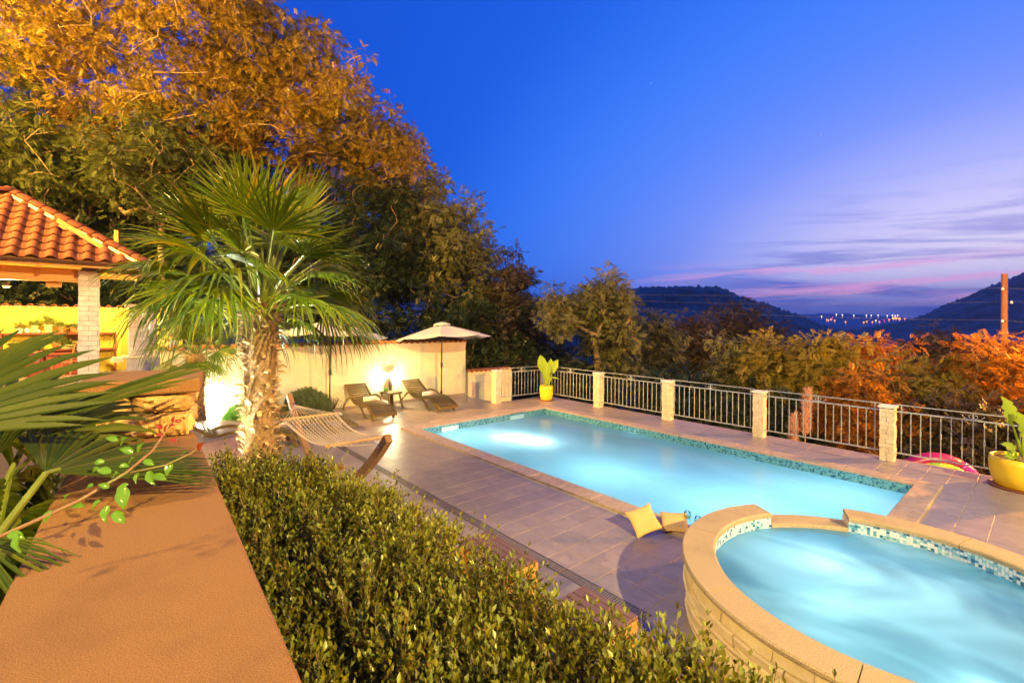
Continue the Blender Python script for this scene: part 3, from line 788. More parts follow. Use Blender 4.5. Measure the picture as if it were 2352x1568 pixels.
# cladding stones, irregular split courses
zz = 0.0; rows = [.08, .105, .07, .095, .103]
row_z = [0]
for r_ in rows: row_z.append(row_z[-1]+r_)
for k in range(5):
    t_ = R(135) + rng.uniform(0, .2); z0, z1 = row_z[k]+.003, row_z[k+1]-.003
    while t_ < R(135)+2*math.pi-.06:
        w_ = min(rng.uniform(.11, .34), R(135)+2*math.pi-t_)
        mid = t_+w_/2; pos = Vector((TC[0]+1.5*math.cos(mid), TC[1]+1.5*math.sin(mid)))
        if 0 < pos.x < PA and pos.y > .0: t_ += w_; continue
        n = 5; v = []; f = []; out = RO-.035+rng.uniform(-.012, .014); sl = rng.uniform(-.012, .012); tz = rng.uniform(-.010, .010)
        for i in range(n+1):
            s_ = i/n; th = t_+.0035+(w_-.007)*s_; e_ = .008 if i in (0, n) else 0; jig = rng.uniform(-.005, .005)
            zb = z0 + (tz*s_ if k > 0 else 0); zt = z1 + tz*s_*.6 if k < 4 else z1
            for r, z in ((RO-.075, zb), (RO-.075, zt), (out-e_-.006, zt), (out+sl+jig-e_, zt-.012), (out+jig-sl-e_, zb+.012), (out-e_-.006, zb)):
                v.append((r*math.cos(th), r*math.sin(th), z))
        for i in range(n):
            for q in range(6): f.append((i*6+q, i*6+(q+1) % 6, (i+1)*6+(q+1) % 6, (i+1)*6+q))
        f += [tuple(range(5, -1, -1)), tuple(n*6+q for q in range(6))]
        link('stone', mesh_data('stone', v, f, 'clad_stone'), tub); t_ += w_
# mosaic on the inner face
mt_me = G().box(-.0115, -.003, -.0115, .0115, .003, .0115, c=.001).data('mosaic_tile', 'mosaic_tile')
cells = []
ncol = int(2*math.pi*RI/.0255)
for i in range(ncol):
    th = 2*math.pi*i/ncol
    inn = N0 < th < N1
    for k in range(8):
        z = .2645+.0255*k-.001
        if inn and z > .30: continue
        p = W(TC[0]+RI*math.cos(th), TC[1]+RI*math.sin(th), z)
        face = (p.x*math.cos(th+TH)+p.y*math.sin(th+TH)) > 0     # faces away from the camera side
        q = proj(p) if p.y > .3 else (9999, 0)
        vis = face and -10 < q[0] < 2362 and z > .335
        cells.append(((0 if vis else 50)+p.length, th, z))
cells.sort()
for k, th, z in cells[:300]: link('mosaic_tile', mt_me, tub, loc=((RI+.004)*math.cos(th), (RI+.004)*math.sin(th), z), rot=(0, 0, th+math.pi/2))
g_ = G()
for k, th, z in cells[300:]: g_.box(-.0115, -.003, -.0115, .0115, .003, .0115, T=Matrix.Translation(((RI+.004)*math.cos(th), (RI+.004)*math.sin(th), z)) @ Matrix.Rotation(th+math.pi/2, 4, 'Z'))
g_.obj('mosaic_tiles', 'mosaic_tile', tub, kind='stuff')
arc_box(G(), RI+.006, RI+.013, 0, 2*math.pi, .0, .30, 64).obj('tub_wall', 'tub_tile', tub)
g_ = G(); g_.lathe([(RI+.006, .02), (.001, .02)], 48); g_.obj('tub_floor', 'tub_tile', tub)
g_ = G(); g_.lathe([(RI+.003, 0), (.9, 0), (.5, 0), (.001, 0)], 64); g_.obj('water', 'tub_water', tub, loc=(0, 0, .345))
pool_lamp(tub, RI*math.cos(R(268)), RI*math.sin(R(268)), .15, 0, 1)
lamp('tub_light', 'POINT', W(TC[0]+.62, TC[1]-.80, .16), 6, (.75, .98, 1), .08)
tf_ = lamp('tub_floor_fill', 'AREA', W(TC[0]-.12, TC[1]+.1, .06), 14, (.72, .96, 1)); tf_.data.shape = 'DISK'; tf_.data.size = 2.1; tf_.rotation_euler = (math.pi, 0, 0)  # added soft disk under the water, evens out the glow
lamp('tub_light_far', 'POINT', W(TC[0]-.5, TC[1]+.3, .10), 3, (.85, .98, 1), .14)
# ================================================================== FENCE, PILLARS, WALLS
def pillar(name, label, a, b, h=1.0, w_=.215, group=None, ncourse=12, matn='cream_stone'):
    root = thing(name, label, 'pillar', PF @ Matrix.Translation((a, b, 0)), group=group)
    G().box(-w_/2+.02, -w_/2+.02, 0, w_/2-.02, w_/2-.02, h-.03).obj('core', 'mortar_white', root)
    ch = (h-.035)/ncourse
    for k in range(ncourse):
        z0 = k*ch+.0015; z1 = (k+1)*ch-.0015; j = lambda: rng.uniform(-.007, .007)
        s_ = rng.uniform(-.03, .03)
        G().box(-w_/2+j(), -w_/2+j(), z0, s_-.0015, w_/2+j(), z1, c=.004).obj('stone', matn, root)
        G().box(s_+.0015, -w_/2+j(), z0, w_/2+j(), w_/2+j(), z1, c=.004).obj('stone', matn, root)
    G().box(-w_/2-.022, -w_/2-.022, h-.032, w_/2+.022, w_/2+.022, h+.005, c=.006).obj('cap', 'white_stone', root)
    return root
FB = 5.47
FA = [-1.42, .80, 3.03, 5.26, 7.49, 9.72]
plab = ['cream stone fence pillar half hidden behind the far potted plant', 'cream stone fence pillar right of the far yellow planter', 'second cream stone fence pillar right of the far planter',
        'cream stone fence pillar left of the pink pampas plume', 'cream stone fence pillar with a yellow lit edge, between plume and toy arch', 'cream stone fence pillar behind the large yellow planter']
for a, l in zip(FA, plab): pillar('stone_pillar', l, a, FB, 1.0, group='stone pillars of the pool fence')
pillar('stone_pillar', 'cream stone fence pillar at the gap in front of the low cream wall', -1.57, 3.55, 1.0, group='stone pillars of the pool fence')

bal_me = {}
def baluster(knuckle, z0, z1):
    k = (knuckle, z0, z1)
    if k not in bal_me:
        g_ = G().box(-.0065, -.0065, z0, .0065, .0065, z1)
        if knuckle:
            zm = (z0+z1)/2+.02
            for dz in (-.03, .03): g_.lathe([(.008, -.012), (.015, -.006), (.015, .006), (.008, .012)], 8, c=(0, 0, zm+dz))
            g_.lathe([(.008, -.02), (.013, 0), (.008, .02)], 8, c=(0, 0, zm))
        bal_me[k] = g_.data('baluster', 'fence_iron')
    return bal_me[k]
def scroll(g_, x, z, s):
    """one C scroll of the ornament"""
    pts = []
    for i in range(15):
        t_ = i/14; ang = math.pi*(.5-1.55*t_); r = .036*(1-.35*t_)
        pts.append((x + s*(.020+r*math.cos(ang)), 0, z+.058+.030*math.sin(ang)-.01))
    pts2 = [(x+s*.004, 0, z+.01), (x+s*.03, 0, z+.004), (x+s*.075, 0, z+.012), (x+s*.115, 0, z+.036), (x+s*.128, 0, z+.055)]
    g_.tube(pts, .0045, 5); g_.tube(pts2, .0045, 5); g_.lathe([(.001, -.012), (.010, 0), (.001, .012)], 6, c=(x+s*.13, 0, z+.062))
def fence_panel(label, P0, P1):
    P0 = Vector(P0); P1 = Vector(P1); L_ = (P1-P0).length; ang = math.atan2((P1-P0).y, (P1-P0).x)
    root = thing('fence_panel', label, 'fence', PF @ Matrix.Translation((P0.x, P0.y, 0)) @ Matrix.Rotation(ang, 4, 'Z'), group='grey iron railings between the stone pillars')
    s = .112
    G().box(s, -.011, 1.022, L_-s, .011, 1.036).obj('top_rail', 'fence_iron', root)
    G().box(s-.02, -.015, .898, L_-s+.02, .015, .918).obj('middle_rail', 'fence_iron', root)
    G().box(s-.02, -.015, .150, L_-s+.02, .015, .170).obj('bottom_rail', 'fence_iron', root)
    n = max(2, round((L_-2*s-.16)/.131)); 
    for i in range(n+1):
        x = s+.08+(L_-2*s-.16)*i/n
        link('baluster', baluster(i % 2 == 0, .17, .898), root, loc=(x, 0, 0))
    for x in (s+.08, L_-s-.08): link('post', G().box(-.008, -.008, .918, .008, .008, 1.022).data('post', 'fence_iron'), root, loc=(x, 0, 0))
    g_ = G(); xm = s+.08+(L_-2*s-.16)*round(n/2)/n; g_.box(xm-.008, -.008, .918, xm+.008, .008, 1.022); scroll(g_, xm, .918, 1); scroll(g_, xm, .918, -1)
    g_.obj('scroll', 'fence_iron', root)
flab = ['grey iron railing panel behind and right of the far yellow planter', 'grey iron railing panel second right of the far planter', 'grey iron railing panel in the middle of the fence, left of the pampas plume',
        'grey iron railing panel in front of the pampas plume', 'grey iron railing panel in front of the pink toy arch']
for (a0, a1), l in zip(zip(FA, FA[1:]), flab): fence_panel(l, (a0, FB), (a1, FB))
fence_panel('grey iron railing panel left of the far planter, in front of the low wall', (-1.57, 3.55), (-1.42, FB))

# wall cap tile: wavy clay tile, high roll and flat pan
def cap_tile_mesh(w_, depth, th=.012, h=.06, mats='cap_terracotta_lit'):
    v = []; f = []; n = 12; ny = 2
    for layer in (0, 1):
        for j in range(ny):
            y = -depth/2+depth*j/(ny-1); dz = -(.045*abs(y)/(depth/2)) if False else .0
            for i in range(n+1):
                s_ = i/n; x = (s_-.5)*w_*1.06
                z = h*max(0, math.sin(math.pi*min(1, s_/.62)))**.8 if s_ < .62 else -.012*math.sin(math.pi*(s_-.62)/.38)
                v.append((x, y, z + layer*th + dz))
    m_ = (n+1)*ny
    for i in range(n):
        f.append((m_+i, m_+i+1, m_+n+1+i+1, m_+n+1+i)); f.append((i, n+1+i, n+1+i+1, i+1))
        f.append((i, i+1, m_+i+1, m_+i)); f.append((n+1+i+1, n+1+i, m_+n+1+i, m_+n+1+i+1))
    f += [(0, m_, m_+n+1, n+1), (n, 2*n+1, m_+2*n+1, m_+n)]
    return mesh_data('cap_tile', v, f, mats, True)
def tiled_wall(name, label, a, b0, b1, z0, z1, th, matn, tw=.2, skirt=True, shrub=0):
    root = thing(name, label, 'wall', PF @ Matrix.Translation((a, b0, z0)))
    L_ = b1-b0; H_ = z1-z0
    G().box(-th, 0, 0, 0, L_, H_).obj('wall_body', matn, root)
    me = cap_tile_mesh(tw, th+.15); n = int(L_/tw)
    for i in range(n+1):
        T = Matrix.Translation((-th/2+.01, tw*(i+.45)*L_/(tw*(n+1)), H_+.012)) @ Matrix.Rotation(R(90), 4, 'Z') @ Matrix.Rotation(R(4), 4, 'X')
        link('cap_tile', me, root, mw=T)
    G().box(-th+.005, .005, H_, -.005, L_-.005, H_+.018).obj('mortar_bed', 'mortar_white', root)
    if skirt:
        n = int(L_/.3)
        for i in range(n): G().box(0.001, i*.3+.002, .0, .012, i*.3+.298, .09).obj('skirting_tile', 'deck_tile', root)
    return root
tiled_wall('garden_wall', 'long cream rendered garden wall behind the sun loungers, capped with wavy clay tiles', -3.30, -4.5, 3.62, 0.0, 1.79, .24, 'cream_render')
tiled_wall('garden_wall', 'lower cream wall stepping down behind the first fence pillar, clay tiles on top', -3.42, 3.80, 5.75, -2.2, .755, .22, 'cream_render', skirt=False)
tiled_wall('garden_wall', 'short piece of clay tiled wall seen low through the railings', -3.6, 7.6, 9.4, -2.3, -.47, .25, 'cream_render', skirt=False)

# ------------------------------------------------------------------ foreground parapet
PZ = 1.95
pr = [(-.3072+.617*.9, .7054-.787*.9), (-1.5304, 2.2633), (-1.58, 2.285), (-1.683, 2.2853), (-1.95, 2.29)]
pl = [(-1.985, 2.19), (-1.4128, 1.4376), (-1.0533, .9860), (-.78, .64), (-.2, -.1)]
par = setting('parapet')
g_ = G(); outl = pr + pl; g_.poly(outl, PZ-.10, PZ)
o = g_.obj('coping_slab', 'sandstone_cap', par)
bv = o.modifiers.new('b', 'BEVEL'); bv.width = .014; bv.segments = 3; bv.limit_method = 'ANGLE'
g_ = G(); cx = sum(p[0] for p in outl)/len(outl); cy = sum(p[1] for p in outl)/len(outl)
g_.poly([(cx+(x-cx)*.93, cy+(y-cy)*.93) for x, y in outl], -.2, PZ-.101); g_.obj('wall_body', 'rough_stone', par)

# stone pillar with a thick sandstone cap at the end of the parapet
pil = thing('stone_pillar', 'squat pillar of rough golden stone with thick sandstone cap, on the end of the parapet', 'pillar', loc=(-1.829, 2.262, PZ), rotz=R(32))
G().box(-.10, -.2, -1.2, .205, .19, .215).obj('core', 'mortar', pil)
def rough(g_, x0, y0, z0, x1, y1, z1, nx=11, nz=6, amp=.022):
    """block with an uneven, hand-split front"""
    v = []; f = []
    for j in range(nz+1):
        for i in range(nx+1):
            e_ = min(i, nx-i, j, nz-j); d = .016 if e_ == 0 else 0
            v.append((x0+(x1-x0)*i/nx + (rng.uniform(-.004, .004)), y0+d+rng.uniform(-amp, amp*.3)*(e_ > 0), z0+(z1-z0)*j/nz+rng.uniform(-.004, .004)))
    o = len(v); m_ = nx+1
    for j in range(nz+1):
        for i in (0, nx): v.append((x0+(x1-x0)*i/nx, y1, z0+(z1-z0)*j/nz))
    for j in range(nz):
        for i in range(nx): f.append((j*m_+i, j*m_+i+1, (j+1)*m_+i+1, (j+1)*m_+i))
        f.append((j*m_, (j+1)*m_, o+(j+1)*2, o+j*2)); f.append((j*m_+nx, o+j*2+1, o+(j+1)*2+1, (j+1)*m_+nx))
    f.append(tuple(nz*m_+i for i in range(nx+1)) + (o+nz*2+1, o+nz*2)); f.append((o, o+1) + tuple(i for i in range(nx, -1, -1)))
    return g_.add(v, f)
for x0, x1, z0, z1 in [(-.232, -.075, .118, .205), (-.060, .232, .122, .208), (-.225, -.175, .01, .108), (-.160, .055, .012, .108), (.070, .222, .008, .112)]:
    x0, x1 = (.235+(x-.232)*.73 for x in (x0, x1)); smooth_by_angle(rough(G(), x0, -.235, z0, x1, -.1, z1).obj('stone', 'rough_stone', pil), 50)
for y0, y1, z0, z1 in [(-.225, .02, .12, .205), (.03, .2, .12, .2), (-.22, -.06, .01, .11), (-.05, .2, .01, .11)]:   # right-hand side
    T = Matrix.Rotation(R(90), 4, 'Z')
    o = rough(G(), y0, -.235, z0, y1, -.1, z1).obj('stone', 'rough_stone', pil, mw=T); smooth_by_angle(o, 50)
for x0, x1, z0, z1 in [(-.10, .05, -.2, -.01), (.06, .22, -.2, -.01), (-.10, .22, -.6, -.21)]: rough(G(), x0, -.232, z0, x1, -.1, z1).obj('stone', 'rough_stone', pil)
g_ = G(); g_.poly([(-.17, -.27), (.262, -.27), (.275, -.255), (.275, .20), (.25, .225), (-.17, .225)], .205, .272)
o = g_.obj('cap', 'sandstone_cap', pil); bv = o.modifiers.new('b', 'BEVEL'); bv.width = .012; bv.segments = 3; bv.limit_method = 'ANGLE'

# low round-ended platform beside the palm
plat = setting('garden_step')
c_ = Vector((-5.95, 8.55, 0)); g_ = G(); g_.lathe([(.001, .40), (1.02, .40), (1.03, .385), (1.03, 0)], 48, c=c_); g_.obj('platform', 'slab_edge', plat)
g_ = G(); g_.lathe([(.001, .404), (1.035, .404), (1.035, .39)], 48, c=c_); g_.obj('platform_tiles', 'deck_tile', plat)

# raised planting bed behind the parapet, under the palms and between hedge and deck
bed = setting('planting_bed')
g_ = G()
g_.poly([(-.35, .35), (-.95, 1.15), (-1.55, 1.75), (-2.1, 2.4), (-2.9, 3.3), (-9, 1), (-7.5, -2), (-.5, -2)][::-1], -.2, 1.12)
wa, wb = W(-4.545, -4.6), W(-4.545, -14)
g_.poly([(-2.1, 2.2), (-2.9, 3.4), (-5.6, 6.2), (wa.x, wa.y), (wb.x, wb.y), (-9, 0)], -.2, .90)
g_.poly([(.95, .3), (-.45, 2.2), (-1.25, 3.05), (-1.7, 5.0), (-3.2, 5.2), (-3.3, 3.4), (-1.95, 2.3), (-1.5, 2.2), (-.25, .65), (.1, .2)], -.2, .62)
g_.obj('soil', 'bed_soil', bed)
# ================================================================== PAVILION ON ITS RAISED TERRACE
TZ = .93
terr = setting('terrace', PF)
G().box(-9.2, -14, -1.5, -4.55, -4.52, TZ).obj('slab', 'cream_render', terr)
me = G().box(-.195, -.195, 0, .195, .195, .012, c=.002).data('tile', 'deck_tile')
for i in range(11):
    for j in range(12):
        link('tile', me, terr, loc=(-4.78-.4*i, -4.75-.4*j, TZ-.002))

pav = thing('pavilion', 'open timber pavilion with hipped clay tile roof and white stone pillars', 'pavilion', PF @ Matrix.Translation((0, 0, 0)))
def stone_column(a, b, w_, z0, z1, rows, matn='white_stone', parent=pav, seed=0, name='pillar'):
    root = link(name, G().box(a-w_/2+.02, b-w_/2+.02, z0, a+w_/2-.02, b+w_/2-.02, z1).data('pillar_core', 'mortar'), parent)
    ch = (z1-z0)/rows
    for k in range(rows):
        za = z0+k*ch+.003; zb = z0+(k+1)*ch-.003; j = lambda: rng.uniform(-.008, .008)
        if k % 2 == 0: G().box(a-w_/2+j(), b-w_/2+j(), za, a+w_/2+j(), b+w_/2-.035, zb, c=.004).obj('stone', matn, root); G().box(a-w_/2+j(), b+w_/2-.03, za, a+w_/2+j(), b+w_/2+j(), zb, c=.004).obj('stone', matn, root)
        else: G().box(a-w_/2+j(), b-w_/2+j(), za, a+w_/2+j(), b-.005, zb, c=.004).obj('stone', matn, root); G().box(a-w_/2+j(), b, za, a+w_/2+j(), b+w_/2+j(), zb, c=.004).obj('stone', matn, root)
    return root
stone_column(-5.2, -5.72, .37, TZ, 3.56, 23)
G().box(-5.37, -5.89, 3.563, -5.03, -5.55, 3.70).obj('pillar_head', 'slate_roof', pav)
stone_column(-5.2, -9.6, .37, TZ, 3.56, 23)
for b0, b1 in ((-9.42, -5.91), (-14, -9.78)): G().box(-5.32, b0, 3.30, -5.08, b1, 3.60, c=.006).obj('beam', 'beam_wood', pav)
G().box(-8.6, -5.84, 3.30, -5.39, -5.62, 3.60, c=.006).obj('beam', 'beam_wood', pav)
G().box(-8.9, -5.9, TZ, -8.6, -5.6, 3.6).obj('beam_post', 'beam_wood', pav)
G().box(-5.42, -6.45, 3.18, -5.30, -6.20, 3.298).obj('bracket', 'beam_wood', pav)
# roof planes
EC = Vector((-4.40, -4.75, 3.72)); PT = .70; run = 2.35
s_l = math.sqrt(1+PT*PT)
def front(u_, w_):   # u_ left along the eave, w_ distance up the slope
    return Vector((EC.x - w_/s_l, EC.y - u_, EC.z + w_*PT/s_l))
ridge_w = run*s_l; apex = front(run, ridge_w)
th = Vector((0, 0, .05))
g_ = G()
A0, A1, B0 = EC+Vector((0, 0, -.07)), Vector((EC.x, EC.y-9.5, EC.z-.07)), apex+Vector((0, 0, -.07))
B1 = Vector((apex.x, EC.y-9.5, B0.z)); C0 = Vector((EC.x-2*run, EC.y, EC.z-.07)); C1 = Vector((EC.x-2*run, EC.y-9.5, EC.z-.07))
for tri in ([A0, A1, B1, B0], [C0, A0, B0], [C1, C0, B0, B1]):
    n = len(tri); v = [tuple(p) for p in tri] + [tuple(p+th) for p in tri]
    g_.add(v, [tuple(range(n-1, -1, -1)), tuple(range(n, 2*n))] + [(i, (i+1) % n, n+(i+1) % n, n+i) for i in range(n)])
g_.obj('roof_boards', 'beam_wood', pav)
roof = link('roof', G().box(EC.x-.02, EC.y-9.4, EC.z-.13, EC.x+.0, EC.y-.02, EC.z-.005).data('fascia', 'beam_wood'), pav)
def roman_tile():
    v = []; f = []; n = 10; w_ = .29; L2 = .42
    for layer in (0, 1):
        for j in range(2):
            for i in range(n+1):
                s_ = i/n; x = (s_-.5)*w_
                z = .062*math.sin(math.pi*min(1, s_/.66))**.8 if s_ < .66 else -.006
                tap = 1-.10*j
                v.append((x*tap, j*L2, z*tap + layer*.014 + (.028 if j == 0 else -.004)))
    m_ = (n+1)*2
    for i in range(n):
        f.append((m_+i, m_+i+1, m_+n+1+i+1, m_+n+1+i)); f.append((i, n+1+i, n+1+i+1, i+1)); f.append((i, i+1, m_+i+1, m_+i))
    return mesh_data('roof_tile', v, f, 'terracotta', True)
rt = roman_tile()
up = Vector((-1/s_l, 0, PT/s_l)); al = Vector((0, -1, 0)); nn = al.cross(up)
if nn.z < 0: nn = -nn
Tf = Matrix((al, up, nn)).transposed().to_4x4()
rows_ = int(ridge_w/.335)+1; joined = []
for r_ in range(rows_):
    w_ = .335*r_-.03
    for c_i in range(31):
        u_ = .155+.29*c_i
        if u_-.10 < (w_+.12)/s_l: continue
        T = Matrix.Translation(front(u_, w_)+nn*.012) @ Tf
        T = T @ Matrix.Rotation(rng.normal(0, .006), 4, 'Z')
        if len([0]) and c_i < 16: link('tile', rt, roof, mw=T)
        else: joined.append(T)
up2 = Vector((0, -1/s_l, PT/s_l)); al2 = Vector((-1, 0, 0)); nn2 = al2.cross(up2)
if nn2.z < 0: nn2 = -nn2
al2 = up2.cross(nn2)
Ts = Matrix((al2, up2, nn2)).transposed().to_4x4()
for r_ in range(rows_):
    w_ = .335*r_-.03
    for c_i in range(16):
        u_ = .155+.29*c_i
        if u_-.10 < (w_+.12)/s_l or u_+.1 > 2*run-(w_+.12)/s_l: continue
        joined.append(Matrix.Translation(Vector((EC.x-u_, EC.y-w_/s_l, EC.z+w_*PT/s_l))+nn2*.012) @ Ts)
g_ = G(); tv = [v.co.copy() for v in rt.vertices]; tf = [tuple(p.vertices) for p in rt.polygons]
for T in joined: g_.add([T @ v for v in tv], tf)
g_.obj('tiles', 'terracotta', roof, kind='stuff', smooth=True)
# hip tiles bedded in mortar
hip = (apex-EC); hl = hip.length; hd = hip.normalized()
hs = hd.cross(Vector((0, 0, 1))).normalized(); hn = hs.cross(hd); hn = -hn if hn.z < 0 else hn
g_ = G(); n = 40
for i in range(n):
    p = EC + hip*(i/n); q = EC + hip*((i+1)/n); d_ = rng.uniform(-.012, .012)
    g_.add([p-hs*(.15+d_)+hn*.0, p+hs*(.15+d_)+hn*.0, p+hn*.145, q-hs*.15, q+hs*.15, q+hn*.145], [(0, 1, 2), (5, 4, 3), (0, 3, 4, 1), (1, 4, 5, 2), (2, 5, 3, 0)])
g_.obj('mortar_bed', 'mortar_white', roof)
def hip_tile():
    v = []; f = []; n = 10
    for layer in (0, 1):
        for j in range(2):
            for i in range(n+1):
                a = math.pi*i/n; r = (.125-.012*j) + .014*layer
                v.append((-r*math.cos(a), .40*j, r*math.sin(a)*.85))
    m_ = (n+1)*2
    for i in range(n):
        f.append((m_+i, m_+i+1, m_+n+1+i+1, m_+n+1+i)); f.append((i, n+1+i, n+1+i+1, i+1)); f.append((i, i+1, m_+i+1, m_+i))
    f += [(0, m_, m_+n+1, n+1), (n, 2*n+1, m_+2*n+1, m_+n)]
    return mesh_data('hip_tile', v, f, 'terracotta', True)
ht = hip_tile(); Th = Matrix((hs, hd, hn)).transposed().to_4x4()
for i in range(int(hl/.36)+1): link('hip_tile', ht, roof, mw=Matrix.Translation(EC + hd*(.36*i-.05) + hn*.075) @ Th @ Matrix.Rotation(R(-2.5), 4, 'X'))
g_ = G(); g_.lathe([(.001, 0), (.12, .0)], 14); 
g_.obj('hip_end_mortar', 'mortar_white', roof, mw=Matrix.Translation(EC+hn*.07-hd*.052) @ Th @ Matrix.Rotation(R(90), 4, 'X'))
for i in range(11): link('ridge_tile', ht, roof, mw=Matrix.Translation(apex + Vector((0, -.36*i, .09))) @ Matrix.Rotation(R(180), 4, 'Z'))
# gutters
def gutter(p0, p1):
    p0, p1 = Vector(p0), Vector(p1); d = (p1-p0).normalized(); s = d.cross(Vector((0, 0, 1))); v = []; f = []; n = 8
    for p in (p0, p1):
        for k in range(n+1): a = math.pi*k/n; v.append(p + s*.065*math.cos(a) - Vector((0, 0, 1))*.065*math.sin(a))
        for k in range(n, -1, -1): a = math.pi*k/n; v.append(p + s*.058*math.cos(a) - Vector((0, 0, 1))*.058*math.sin(a))
    m_ = 2*(n+1)
    for k in range(m_): f.append((k, (k+1) % m_, m_+(k+1) % m_, m_+k))
    f += [tuple(range(m_)), tuple(range(2*m_-1, m_-1, -1))]
    return G().add(v, f)
gutter((EC.x+.075, EC.y-9.4, EC.z-.01), (EC.x+.075, EC.y+.10, EC.z-.01)).obj('gutter', 'gutter_brown', pav)
gutter((EC.x+.02, EC.y+.075, EC.z-.012), (EC.x-4.6, EC.y+.075, EC.z-.012)).obj('gutter', 'gutter_brown', pav)
for k in range(8):
    b = -5.25-.62*k; 
    G().strip([(EC.x+.01, b, EC.z-.13), (EC.x-1.5, b, EC.z-.13+1.5*PT)], (0, .08, 0), (.03, 0, .10)).obj('rafter', 'beam_wood', pav)
for k in range(6):
    a = -4.9-.62*k
    G().strip([(a, EC.y+.0, EC.z-.13), (a, EC.y-1.5, EC.z-.13+1.5*PT)], (.08, 0, 0), (0, .03, .10)).obj('rafter', 'beam_wood', pav)
# scalloped clay tile ends under the side eave
for k in range(3): G().tube([(-4.62-.02, -4.80-.27*k, 3.60), (-5.5, -4.80-.27*k-.3, 3.62)], .075, 10).obj('eave_tile', 'terracotta', pav)

# yellow garden wall behind the pavilion
tiled_wall('garden_wall', 'bright yellow lit wall behind the pavilion shelves, topped with wavy clay tiles', -8.65, -13.5, -3.6, TZ-.2, 2.78, .25, 'yellow_render', tw=.235, skirt=False)
lamp('pavilion_light', 'POINT', W(-6.6, -7.2, 3.05), 620, (1.0, .70, .20), .10)
lamp('pavilion_light_2', 'POINT', W(-7.4, -5.0, 3.0), 300, (1.0, .72, .22), .10)
for i, (a, b, l) in enumerate([(-6.6, -7.2, 'small ceiling lamp under the pavilion roof'), ]):
    t_ = thing('ceiling_lamp', l, 'lamp', PF @ Matrix.Translation((a, b, 3.18)))
    g_ = G(); g_.lathe([(.001, .0), (.06, .01), (.08, .05), (.05, .09), (.05, .12)], 14); g_.obj('shade', 'lamp_metal', t_)
    g_ = G(); g_.tube([(0, 0, .1), (0, 0, .55)], .006, 5); g_.obj('cord', 'black_metal', t_)

# shelves with pots
shelf = thing('plant_shelf', 'red brown wooden shelf unit with two boards against the yellow wall', 'shelf', PF)
for z in (2.075, 1.62): G().box(-8.63, -9.2, z-.04, -8.30, -5.2, z, c=.004).obj('board', 'red_wood', shelf)
for b in (-9.18, -7.5, -5.95, -5.22): G().box(-8.62, b-.02, TZ, -8.32, b+.02, 2.03).obj('upright', 'red_wood', shelf)
cab = thing('cabinet', 'dark red wooden cabinet below the plant shelf', 'cabinet', PF)
G().box(-8.6, -7.3, TZ, -7.85, -5.75, 1.50, c=.008).obj('body', 'red_wood', cab)
for k in range(3): G().box(-7.85, -7.25+.5*k, TZ+.06, -7.83, -6.80+.5*k, 1.40, c=.004).obj('door', 'red_wood', cab)
G().box(-8.62, -7.34, 1.50, -7.80, -5.72, 1.54, c=.004).obj('top', 'red_wood', cab)
oven = thing('stove_box', 'black open fronted box standing on the red cabinet', 'stove', PF @ Matrix.Translation((-8.1, -6.95, 1.54)))
g_ = G(); g_.box(-.2, -.22, 0, .2, .22, .02).box(-.2, -.22, .02, .2, -.20, .24).box(-.2, .20, .02, .2, .22, .24).box(-.2, -.22, .24, .2, .22, .26).box(-.2, -.20, .02, -.18, .20, .24); g_.obj('body', 'black_metal', oven)
pot_ = thing('kettle', 'small steel pot with lid by the black stove box', 'pot', PF @ Matrix.Translation((-7.7, -6.75, 1.33)))
g_ = G(); g_.lathe([(.001, 0), (.08, 0), (.10, .05), (.10, .12), (.085, .13)], 16); g_.obj('body', 'valve', pot_); g_ = G(); g_.lathe([(.09, .13), (.05, .155), (.001, .16)], 16); g_.lathe([(.001, .19), (.015, .18), (.008, .158)], 8); g_.obj('lid', 'valve', pot_)
link('stand', G().box(-.15, -.15, -.40, .15, .15, 0).data('stand', 'red_wood'), pot_)

def pot_plant(label, a, b, z, r, h, potm, leafm, n, lr, lh, size=.05, rim=True, group='potted herbs on the pavilion shelves', leaf='spr'):
    t_ = thing('potted_plant', label, 'plant pot', PF @ Matrix.Translation((a, b, z)), group=group)
    g_ = G(); g_.lathe([(.001, .003), (r*.68, .003), (r*.95, h*.82)] + ([(r*1.08, h*.82), (r*1.08, h), (r*.95, h)] if rim else [(r, h), (r*.93, h)]) + [(r*.88, h*.9)], 18); g_.obj('pot', potm, t_)
    g_ = G(); g_.lathe([(r*.9, h*.9), (.001, h*.9)], 18); g_.obj('soil', 'soil', t_)
    d = rand_dirs(n, .5); d[:, 2] = np.abs(d[:, 2]); pos = d*rng.uniform(.3, 1, (n, 1))*[lr, lr, lh]; pos[:, 2] += h*.9
    tv, tf = (SPR_V, SPR_F) if leaf == 'spr' else (LEAF_V, LEAF_F)
    v, f = scatter_np(tv, tf, pos, frames(d + rng.normal(0, .5, (n, 3)) + [0, 0, .3], rng.uniform(-1, 1, n)), size*rng.uniform(.7, 1.3, n))
    link('foliage', np_mesh('foliage', v, f, leafm), t_, kind='stuff')
    g_ = G()
    for k in range(5): a_ = k*1.26; g_.tube([(0, 0, h*.9), (lr*.5*math.cos(a_), lr*.5*math.sin(a_), h+lh*.7)], .003, 4)
    g_.obj('stem', 'twig', t_)
    return t_
